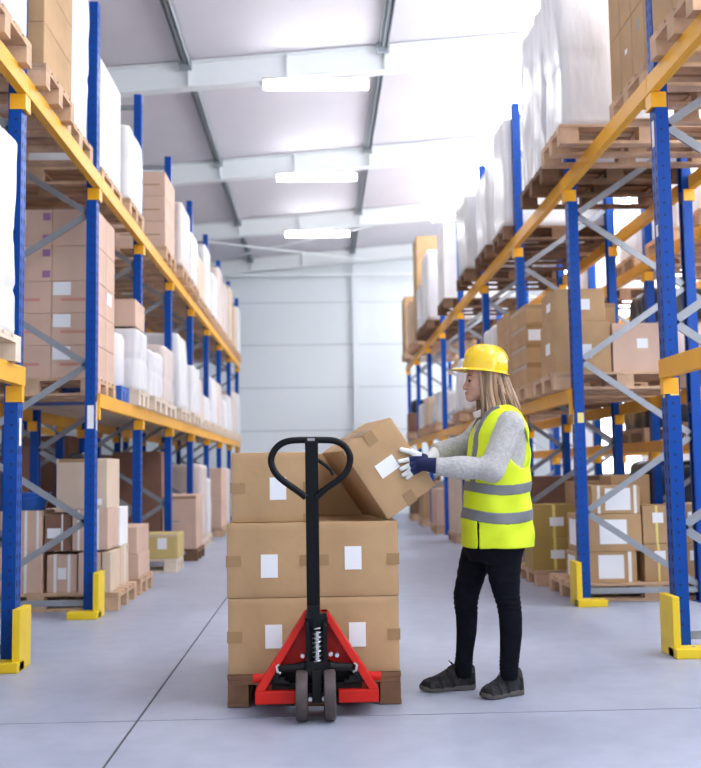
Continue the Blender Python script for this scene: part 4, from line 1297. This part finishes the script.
# trousers
def fold(X, Y, Z, z0, w, k):
    return k * np.sin((Z - z0) * 2 * np.pi / w + 4 * (X + Y)) * np.exp(-((Z - z0) / .06) ** 2)
def f_trousers(X, Y, Z):
    d = 9 * np.ones_like(X)
    for (pts, yy) in (([(548, 462, 503, .088), (562, 459, 491, .080), (580, 456, 484, .072), (593, 453.5, 479.5, .062), (604, 454, 477.5, .056), (616, 456, 477.5, .054), (632, 456.5, 476.5, .052), (650, 456, 473.5, .044), (664, 454.5, 472.5, .042), (671, 455, 472, .042), (677, 457, 471.5, .030)], HIPF[1]),
                      ([(548, 482, 523, .090), (562, 485, 521, .082), (580, 489, 520, .074), (594, 493, 519.5, .064), (606, 497, 521, .058), (618, 499, 522, .055), (634, 500, 522, .053), (652, 500, 520, .046), (666, 499.5, 518.5, .043), (674, 500, 518, .043), (680, 502.5, 517, .030)], HIPN[1])):
        rows = [(ZN(py, yy), XN((l + r) / 2, py, yy), (XN(r, py, yy) - XN(l, py, yy)) / 2, hy) for py, l, r, hy in pts]
        q = loft(X, Y, Z, rows, yy, 2.1)
        q = q + fold(X, Y, Z, ZN(603, yy), .024, .0026) + fold(X, Y, Z, ZN(662, yy), .018, .0022) + fold(X, Y, Z, ZN(572, yy), .05, .002)
        d = su(d, q, .02)
    rows = []
    for py, l, r, hy in ((560, 470, 516, .14), (548, 464, 523, .162), (535, 465, 524, .166), (515, 468, 524, .158)):
        rows.append((ZN(py), XN((l + r) / 2, py), (XN(r, py) - XN(l, py)) / 2, hy))
    return su(d, loft(X, Y, Z, rows, YC), .025)
sdf_mesh('trousers', f_trousers, (XN(448), 4.68, .05), (XN(530), 5.12, ZN(510)), .0052, ['denim_black'], woman, relax=1)

# sweater
def f_sweater(X, Y, Z):
    d = loft(X, Y, Z, [r for r in torso_rows(.006) if r[0] > ZN(530)], YC)
    for k, (a, b, c) in enumerate(((SHN, ELN, WRN), (SHF, ELF, WRF))):
        q = seg_(X, Y, Z, a, b, .066, .060)
        f = b + (c - b) * .97
        q = su(q, seg_(X, Y, Z, b, f, .058, .047), .02)
        along = ((X - b[0]) * (c - b)[0] + (Z - b[2]) * (c - b)[2]) / .28
        q = q + .0045 * np.sin(along * 38 + 6 * Y + 3 * Z) * np.exp(-((along - .35) / .5) ** 2)
        # cut the cuff square
        n = (c - b) / np.linalg.norm(c - b)
        q = np.maximum(q, (X - c[0]) * n[0] + (Y - c[1]) * n[1] + (Z - c[2]) * n[2])
        d = su(d, q, .025)
    return d
sdf_mesh('sweater', f_sweater, (XN(424), 4.56, ZN(532)), (XN(534), 5.22, ZN(402)), .0058, ['knit_grey'], woman, relax=1)
# turned-over white collar
def f_collar(X, Y, Z):
    a, b = np.array(P(490, 407)), np.array(P(480.5, 414))
    d = seg_(X, Y, Z, P(494, 408), P(488, 411), .070, .074)
    d = np.maximum(d, -seg_(X, Y, Z, NK0, NK1, .056, .060))
    t = (X - HC[0]) * -.35 + (Z - ZN(410.5))
    return np.maximum(d, np.abs(t) - .018)
sdf_mesh('collar', f_collar, (XN(466), 4.79, ZN(425)), (XN(520), 4.99, ZN(396)), .004, ['collar_white'], woman, relax=2)

# safety vest
VR = ((547, 462.5, 532.5, .20), (535, 462.5, 532, .20), (515, 463, 531, .192), (495, 464.5, 529.5, .184), (470, 466, 529, .184), (450, 468, 528.5, .19), (434, 471, 527, .195), (423, 475, 524.5, .19), (414.5, 480, 520, .165), (408, 485, 513, .12), (404, 489, 508, .08))
def vest_rows(g=0.0):
    return [(ZN(py), XN((l + r) / 2, py), (XN(r, py) - XN(l, py)) / 2 + g, hy + g) for py, l, r, hy in VR]
def hem(X):        # the hem drops a little towards the back
    return ZN(547.5) + (X - XN(470)) * 0.02
def f_vest0(X, Y, Z, g=0.0):
    d = loft(X, Y, Z, vest_rows(g), YC, 2.5)
    d = d + .003 * np.sin(X * 42 + Z * 16) * np.clip((ZN(470) - Z) * 6, 0, 1) + .0025 * np.sin(X * 30 - Z * 50)
    return d
def f_vest(X, Y, Z):
    d = f_vest0(X, Y, Z)
    # armholes, slanting oval cuts from each side
    c = P(509, 441)
    a = math.radians(20)
    for s in (-1, 1):
        u = (X - c[0]) * math.cos(a) + (Z - c[2]) * math.sin(a) * 1
        v = -(X - c[0]) * math.sin(a) + (Z - c[2]) * math.cos(a)
        q = (np.sqrt((u / .066) ** 2 + (v / .142) ** 2) - 1) * .06
        q = np.maximum(q, .10 - s * (Y - YC))
        d = ss(d, q, .006)
    # V neck, open at the front
    t = (XN(480) - X) * 1.0
    half = np.clip((Z - ZN(452)) * .62, -.05, .12)
    q = np.maximum(np.abs(Y - YC) - half, X - XN(484))
    d = ss(d, q, .004)
    d = ss(d, seg_(X, Y, Z, NK0, NK1 + np.array([-.004, 0, 0]), .066, .07), .004)
    # front opening down to the hem
    q = np.maximum(np.abs(Y - YC + .0) - .004, X - XN(472))
    d = np.maximum(d, -q)
    # side slit at the near hip
    q = np.maximum(np.maximum(np.abs(X - XN(471.5) - (ZN(520) - Z) * -.03) - .0035, Z - ZN(512)), Y - (YC - .09))
    d = np.maximum(d, -q)
    # hollow below the waist so that the hem hangs free
    inner = loft(X, Y, Z, vest_rows(-.012), YC, 2.5)
    d = np.maximum(d, -np.maximum(inner, Z - ZN(522)))
    return np.maximum(d, ZN(546) - Z)
vlo, vhi = (XN(458), 4.66, ZN(550)), (XN(537), 5.12, ZN(401))
vest = sdf_mesh('safety_vest', f_vest, vlo, vhi, .0046, ['vest_lime'], woman, relax=1)
def band(py0, py1, drop):
    def f(X, Y, Z):
        d = f_vest0(X, Y, Z, .0035)
        zc = (ZN(py0) + ZN(py1)) / 2 - (X - XN(466)) * drop - .022 * np.clip(1 - ((X - XN(496)) / .165) ** 2, 0, 1)
        d = np.maximum(d, np.abs(Z - zc) - (ZN(py0) - ZN(py1)) / 2)
        d = np.maximum(d, -f_vest0(X, Y, Z, -.003))
        q = np.maximum(np.abs(Y - YC) - .006, X - XN(472))
        return np.maximum(d, -q)
    return f
sdf_mesh('reflective_band', band(479.5, 489.5, .012), vlo, vhi, .0038, ['reflective_grey'], vest, relax=0)
sdf_mesh('reflective_band', band(506.5, 517.5, .012), vlo, vhi, .0038, ['reflective_grey'], vest, relax=0)
def f_sband(X, Y, Z):
    d = np.maximum(f_vest0(X, Y, Z, .003), -f_vest0(X, Y, Z, -.003))
    d = np.maximum(d, np.abs(np.abs(Y - YC) - .105) - .022)
    return np.maximum(np.maximum(d, X - XN(497)), ZN(484) - Z)
sdf_mesh('reflective_band', f_sband, vlo, vhi, .0042, ['reflective_grey'], vest, relax=0)

# hard hat: dome, brim all round, peak in front, harness behind
def hat():
    ha = math.radians(7.5)
    cc = np.array([XN(487), YC, ZN(370.5)])
    def T(x, y, z):
        return (cc[0] + x * math.cos(ha) + z * math.sin(ha), cc[1] + y, cc[2] + z * math.cos(ha) - x * math.sin(ha))
    n, k = 48, 14
    m = MB(); vs, fs = [], []
    rx, ry, rz = .112, .098, .126
    rings = []
    for i in range(k + 1):
        t = math.pi / 2 * i / k
        r, z = math.sin(t) ** .74, math.cos(t) ** .82
        rings.append([(rx * r * math.cos(a) * 1.0, ry * r * math.sin(a), rz * (z if z > 0 else 0)) for a in [2 * math.pi * j / n for j in range(n)]])
    def brim(off, dz):
        out = []
        for j in range(n):
            a = 2 * math.pi * j / n
            pk = max(0.0, -math.cos(a)) ** 3 * .040
            x, y = (rx + off) * math.cos(a), (ry + off) * math.sin(a)
            out.append((x - pk * (off > .002), y * (1 + (.06 if pk > .01 else 0)), dz - pk * .08 * (off > .002) * 1))
        return out
    rings += [brim(.004, -.004), brim(.012, -.010), brim(.012, -.0135), brim(-.004, -.010)]
    # inner skin
    for i in range(k, -1, -2):
        t = math.pi / 2 * i / k
        r, z = math.sin(t) ** .74, max(0, math.cos(t)) ** .82
        rings.append([((rx - .005) * r * math.cos(a), (ry - .005) * r * math.sin(a), (rz - .005) * z) for a in [2 * math.pi * j / n for j in range(n)]])
    for rg in rings:
        vs += [T(*p) for p in rg]
    for i in range(len(rings) - 1):
        for j in range(n):
            fs.append((i * n + j, (i + 1) * n + j, (i + 1) * n + (j + 1) % n, i * n + (j + 1) % n))
    m.add(vs, fs)
    hh = m.build('hard_hat', 'helmet_yellow', woman, smooth=True)
    # moulded ribs over the crown and vent marks at the sides
    m = MB()
    for yo in (-.022, .022):
        pts = [T(rx * 1.0 * math.copysign(abs(math.sin(t)) ** .74, t), yo, rz * 1.0 * math.cos(t) ** .82) for t in np.linspace(-1.15, 1.15, 25)]
        m.tube(pts, .004, 8)
    m.build('rib', 'helmet_yellow', hh, smooth=True)
    m = MB()
    for s in (-1, 1):
        for dx in (-.045, 0.0, .045):
            y = s * ry * math.sqrt(max(0, 1 - (dx / rx) ** 2)) * .955
            m.box(*[v for v in (T(dx, y, .034)[0] - .008, T(dx, y, .034)[0] + .008, YC + y - .004, YC + y + .004, T(dx, y, .034)[2] - .005, T(dx, y, .034)[2] + .005)])
    m.build('vent_plug', 'helmet_yellow', hh, bevel=.001)
    m = MB()
    pts = [T(rx * .93 * math.cos(a), ry * .93 * math.sin(a), -.022 - .012 * math.cos(a)) for a in np.linspace(-1.3, 1.3, 18)]
    m.tube(pts, .009, 8, flat=.4)
    m.box(T(.1, 0, 0)[0], T(.1, 0, 0)[0] + .012, YC - .02, YC + .02, T(.1, 0, -.04)[2], T(.1, 0, -.015)[2])
    m.build('harness', 'helmet_band', hh, smooth=True)
hat()

# hair: a cap of locks falling to the shoulders
def hair():
    rng = random.Random(4)
    m = MB()
    def lock(a0, z0, pts, r, mi):
        m.tube(pts, r, 7, mi=mi)
    for i in range(170):
        a = math.radians(rng.uniform(-104, 104))      # 0 = back of the head, +-90 the ears
        s = 1 if a > 0 else -1
        ca, sa = math.cos(a), math.sin(a)
        lay = rng.uniform(.90, 1.06)
        top = H(.002 + .080 * ca * lay, .074 * sa * lay, .03)
        mid = H(.004 + .084 * ca * lay, .084 * sa * lay, -.04)
        fr = abs(a) / math.radians(112)               # 1 at the face
        ln = rng.uniform(-.215, -.262) + .045 * (1 - fr) * (1 - fr)
        zf = -.13
        m2 = H(.026 + .100 * ca * lay + .016 * (1 - fr), .090 * sa * lay, zf)
        # ends spread back over the shoulder
        end = H(.040 + .108 * ca * lay + .034 * (1 - fr) + rng.uniform(-.012, .012), .098 * sa * lay + rng.uniform(-.01, .01), ln)
        pts = []
        cps = [top, mid, m2, end]
        for u in np.linspace(0, 1, 10):
            b = [(1 - u) ** 3, 3 * u * (1 - u) ** 2, 3 * u * u * (1 - u), u ** 3]
            pts.append(sum(b_ * c for b_, c in zip(b, cps)) + np.array([.003 * math.sin(u * 7 + i), .003 * math.cos(u * 6 + i * 2), 0]))
        w = rng.uniform(.006, .011)
        rr = [w * (.8 + .5 * math.sin(u * 2.6)) * (1 - u ** 4 * .85) for u in np.linspace(0, 1, 10)]
        lock(a, 0, pts, rr, rng.choice([0, 0, 1, 1, 2, 2]))
    for s in (-1, 1):              # strands framing the cheek
        for i in range(9):
            y = s * (.066 + .003 * (i % 3))
            cps = [H(-.052 + i * .006, y * .90, .03), H(-.036 + i * .006, y * 1.14, -.05), H(-.016 + i * .006, y * 1.14, -.13), H(-.014 + i * .008, y * 1.05 - s * .01, -.245 + rng.uniform(-.02, .02))]
            pts = []
            for u in np.linspace(0, 1, 10):
                b = [(1 - u) ** 3, 3 * u * (1 - u) ** 2, 3 * u * u * (1 - u), u ** 3]
                pts.append(sum(b_ * c for b_, c in zip(b, cps)))
            m.tube(pts, [.0085 * (1 - .8 * u ** 3) for u in np.linspace(0, 1, 10)], 7, mi=[0, 1, 0, 2, 1, 0][i % 6])
    m.build('hair', ['hair', 'hair_light', 'hair_dark'], woman, smooth=True)
hair()

# gloves
FN_ = -np.array(TDEP)                                 # normal of the tilted carton's front face, towards the camera
def on_face(px, py, off):
    """the point over the carton's front face seen at a pixel, `off` in front of it"""
    d = np.array(at(px, py, 1.0)) - np.array([0, 0, CAM_Z])
    o = np.array([0, 0, CAM_Z])
    p0 = np.array(TC0) + FN_ * off
    return o + d * (np.dot(p0 - o, FN_) / np.dot(d, FN_))
def near_hand():
    wr = WRN
    K = [on_face(417.5, 457, .021), on_face(416.5, 461.5, .022), on_face(416.5, 466, .022), on_face(417.5, 470.5, .020)]
    T_ = [[on_face(409, 459.5, .024), on_face(404, 460.6, .016), on_face(399.5, 461.3, .0175)],
          [on_face(410, 465, .026), on_face(405, 467.4, .018), on_face(401.3, 469, .0155)],
          [on_face(410.5, 470, .025), on_face(406.5, 473, .016), on_face(403.2, 475, .0145)],
          [on_face(412.5, 473.6, .020), on_face(409.5, 476, .014), on_face(407.2, 478, .0135)]]
    th = [on_face(424.5, 457.5, .022), on_face(416, 453.6, .020), on_face(408.5, 451.2, .015), on_face(401.5, 449.6, .0155)]
    R_ = [(.012, .0115, .0108, .0098), (.0122, .0117, .011, .010), (.012, .0114, .0107, .0098), (.011, .0104, .0097, .009)]
    pc = on_face(424, 464, .037)
    def f(X, Y, Z):
        d = seg_(X, Y, Z, wr + np.array([.022, 0, 0]), pc, .041, .031)
        for k in range(4):
            d = su(d, seg_(X, Y, Z, pc + (K[k] - pc) * .2, K[k], .021, .0135), .012)
            c = seg_(X, Y, Z, K[k], T_[k][0], R_[k][0] + .001, R_[k][1])
            c = np.minimum(c, seg_(X, Y, Z, T_[k][0], T_[k][1], R_[k][1], R_[k][2]))
            c = np.minimum(c, seg_(X, Y, Z, T_[k][1], T_[k][2], R_[k][2], R_[k][3]))
            d = su(d, c, .003)
        c = seg_(X, Y, Z, th[0], th[1], .018, .014)
        c = np.minimum(c, seg_(X, Y, Z, th[1], th[2], .014, .0128))
        c = np.minimum(c, seg_(X, Y, Z, th[2], th[3], .0128, .0108))
        return su(d, c, .008)
    tips = np.array([t[2] for t in T_])
    thd = np.array(th)
    def mi(C):
        out = np.zeros(len(C))
        for k in range(4):
            ax = T_[k][2] - K[k]
            u = (C - K[k]) @ ax / (ax @ ax)
            dist = np.linalg.norm(C - (K[k] + np.outer(u, ax)), axis=1)
            out[(u > .50) & (dist < .024)] = 1
        ax = th[3] - th[1]
        u = (C - th[1]) @ ax / (ax @ ax)
        dist = np.linalg.norm(C - (th[1] + np.outer(u, ax)), axis=1)
        out[(u > -.35) & (dist < .018)] = 1
        return out
    lo = (at(395, 460, 4.7).x, 4.62, at(400, 486, 4.72).z); hi = (at(442, 460, 4.72).x, 4.84, at(400, 444, 4.72).z)
    g = sdf_mesh('glove', f, lo, hi, .0021, ['glove_navy', 'glove_white'], woman, relax=1, mi=mi)
    g['label'] = 'navy and white work glove'
near_hand()
def far_hand():
    """palm on the carton's upper right side, fingers reaching down over it"""
    nv = np.array(TV); ax = np.array(TAX); dp = np.array(TDEP)
    # that side is the local +z face of the carton: c0 + v*h
    base = np.array(TC0) + nv * th
    def q(u, y, off):               # u: distance up-left from the lower right corner
        return base - ax * u + dp * y + nv * off
    wr = WRF
    pc = q(.09, .17, .036)
    K = [q(.135, .11 + .026 * k, .023) for k in range(4)]
    M_ = [q(.175 + .004 * (k in (1, 2)), .105 + .028 * k, .025) for k in range(4)]
    E_ = [q(.205 + .008 * (k in (1, 2)), .10 + .03 * k, .0145) for k in range(4)]
    t0, t1, t2 = q(.07, .11, .030), q(.09, .055, .024), q(.115, .02, .0165)
    def f(X, Y, Z):
        d = seg_(X, Y, Z, wr + np.array([.015, 0, 0]), pc, .036, .027)
        for k in range(4):
            d = su(d, seg_(X, Y, Z, pc, K[k], .022, .0135), .012)
            c = np.minimum(seg_(X, Y, Z, K[k], M_[k], .0115, .010), seg_(X, Y, Z, M_[k], E_[k], .010, .0084))
            d = su(d, c, .003)
        c = np.minimum(seg_(X, Y, Z, t0, t1, .017, .012), seg_(X, Y, Z, t1, t2, .012, .0095))
        return su(d, c, .008)
    P_ = np.array([wr, pc] + E_ + [t2])
    lo = tuple(P_.min(0) - .06); hi = tuple(P_.max(0) + .06)
    g = sdf_mesh('glove', f, lo, hi, .0026, ['glove_white', 'glove_navy'], woman, relax=1)
    g['label'] = 'white palmed work glove'
far_hand()

# shoes
def shoe(heel, toe, y_ank, ank, nm):
    """low trail shoe from heel to toe on the floor, with sole, laces and collar"""
    h, t = np.array(heel), np.array(toe)
    L_ = np.linalg.norm((t - h)[:2]); d = (t - h) / L_; d[2] = 0; d /= np.linalg.norm(d)
    n = np.array([-d[1], d[0], 0])
    def loc(u, v, w): return h + d * u * L_ + n * v + np.array([0, 0, w])
    def UV(X, Y, Z):
        return ((X - h[0]) * d[0] + (Y - h[1]) * d[1]) / L_, (X - h[0]) * n[0] + (Y - h[1]) * n[1]
    def half(u):
        return np.interp(u, [-.0, .03, .12, .3, .5, .7, .85, .95, 1.0], [.012, .027, .034, .033, .037, .045, .041, .028, .010])
    TU, TZ = [0, .08, .25, .36, .46, .62, .8, .93, 1], [.105, .125, .128, .128, .112, .086, .066, .054, .036]
    def f_up(X, Y, Z):
        u, v = UV(X, Y, Z)
        top = np.interp(u, TU, TZ)
        hw = half(u) * np.interp(Z / np.maximum(top, .01), [0, .35, .7, 1], [1, 1, .86, .62])
        k = ((np.abs(v) / np.maximum(hw, .004)) ** 2.6 + np.clip(Z / top, 0, 9) ** 4) ** (1 / 2.8)
        dd = (k - 1) * .03
        dd = np.maximum(dd, np.maximum(-u * L_, (u - 1) * L_))
        # stitched overlays: toe cap, lace panel and heel counter stand a little proud
        dd = dd - .0022 * ((u > .80) | (u < .16) | ((u > .40) & (u < .50) & (Z < .07)) | ((u > .6) & (u < .68) & (Z < .05)))
        c = loc(.20, 0, .142)
        dd = ss(dd, ell(X, Y, Z, c, (.033, .026, .030)), .005)
        return np.maximum(dd, .016 - Z)
    def f_so(X, Y, Z):
        u, v = UV(X, Y, Z)
        dd = np.abs(v) - half(u) - .003
        dd = np.maximum(dd, np.maximum(-u * L_ - .002, (u - 1) * L_ - .002))
        top = np.interp(u, [0, .1, .5, .8, 1], [.034, .028, .022, .020, .034])
        bot = np.interp(u, [0, .05, .36, .45, .55, .8, 1], [.006, .001, .001, .006, .002, .001, .012])
        return np.maximum(dd, np.maximum(Z - top, bot - Z))
    P_ = np.array([h, t]); lo = (*(P_.min(0)[:2] - .07), -.004); hi = (*(P_.max(0)[:2] + .07), .15)
    def mi(C):
        u, v = UV(C[:, 0], C[:, 1], C[:, 2])
        z = C[:, 2]
        return np.where((u > .84) & (z < .05) | (u < .14) & (z < .08) | (np.abs(u - .45 - (z - .05) * 1.2) < .045) & (z < .1) | (np.abs(u - .64 - (z - .03)) < .03) & (z < .07), 1, 0)
    s = sdf_mesh('shoe', f_up, lo, hi, .0032, ['shoe_grey', 'shoe_dark'], woman, relax=2, mi=mi)
    sdf_mesh('sole', f_so, lo, hi, .003, ['sole_grey'], s, relax=1)
    m = MB()
    for i in range(5):
        u = .40 + .07 * i
        z = float(np.interp(u, TU, TZ)) - .004
        sg = 1 if i % 2 else -1
        m.tube([loc(u - .02 * sg, -.02, z - .010), loc(u, 0, z + .003), loc(u + .02 * sg, .02, z - .010)], .0022, 6)
    for s_ in (-1, 1):
        pts = [loc(.40 + .05 * math.sin(a), s_ * (.006 + .026 * math.sin(a * .5) ** 2), float(np.interp(.40, TU, TZ)) + .002 + .016 * math.sin(a)) for a in np.linspace(0, math.pi * 1.1, 9)]
        m.tube(pts, .0018, 6)
        m.tube([loc(.40, 0, .124), loc(.46, s_ * .024, .106), loc(.5, s_ * .034, .085)], .0018, 6)
    m.build('laces', 'black_plastic', s, smooth=True)
def flo(px, py):
    d = np.array(at(px, py, 1.0)) - np.array([0, 0, CAM_Z])
    return np.array([0, 0, CAM_Z]) - d * (CAM_Z / d[2])
f0 = flo(450, 690.5)[1] + .03
shoe([XN(475, 690, f0), f0, 0], [XN(420, 690, f0 - .04), f0 - .045, 0], 0, ANF, 'far')
shoe([XN(522.5, 690, 4.875), 4.89, 0], [XN(480.5, 690, 4.80), 4.785, 0], 0, ANN, 'near')
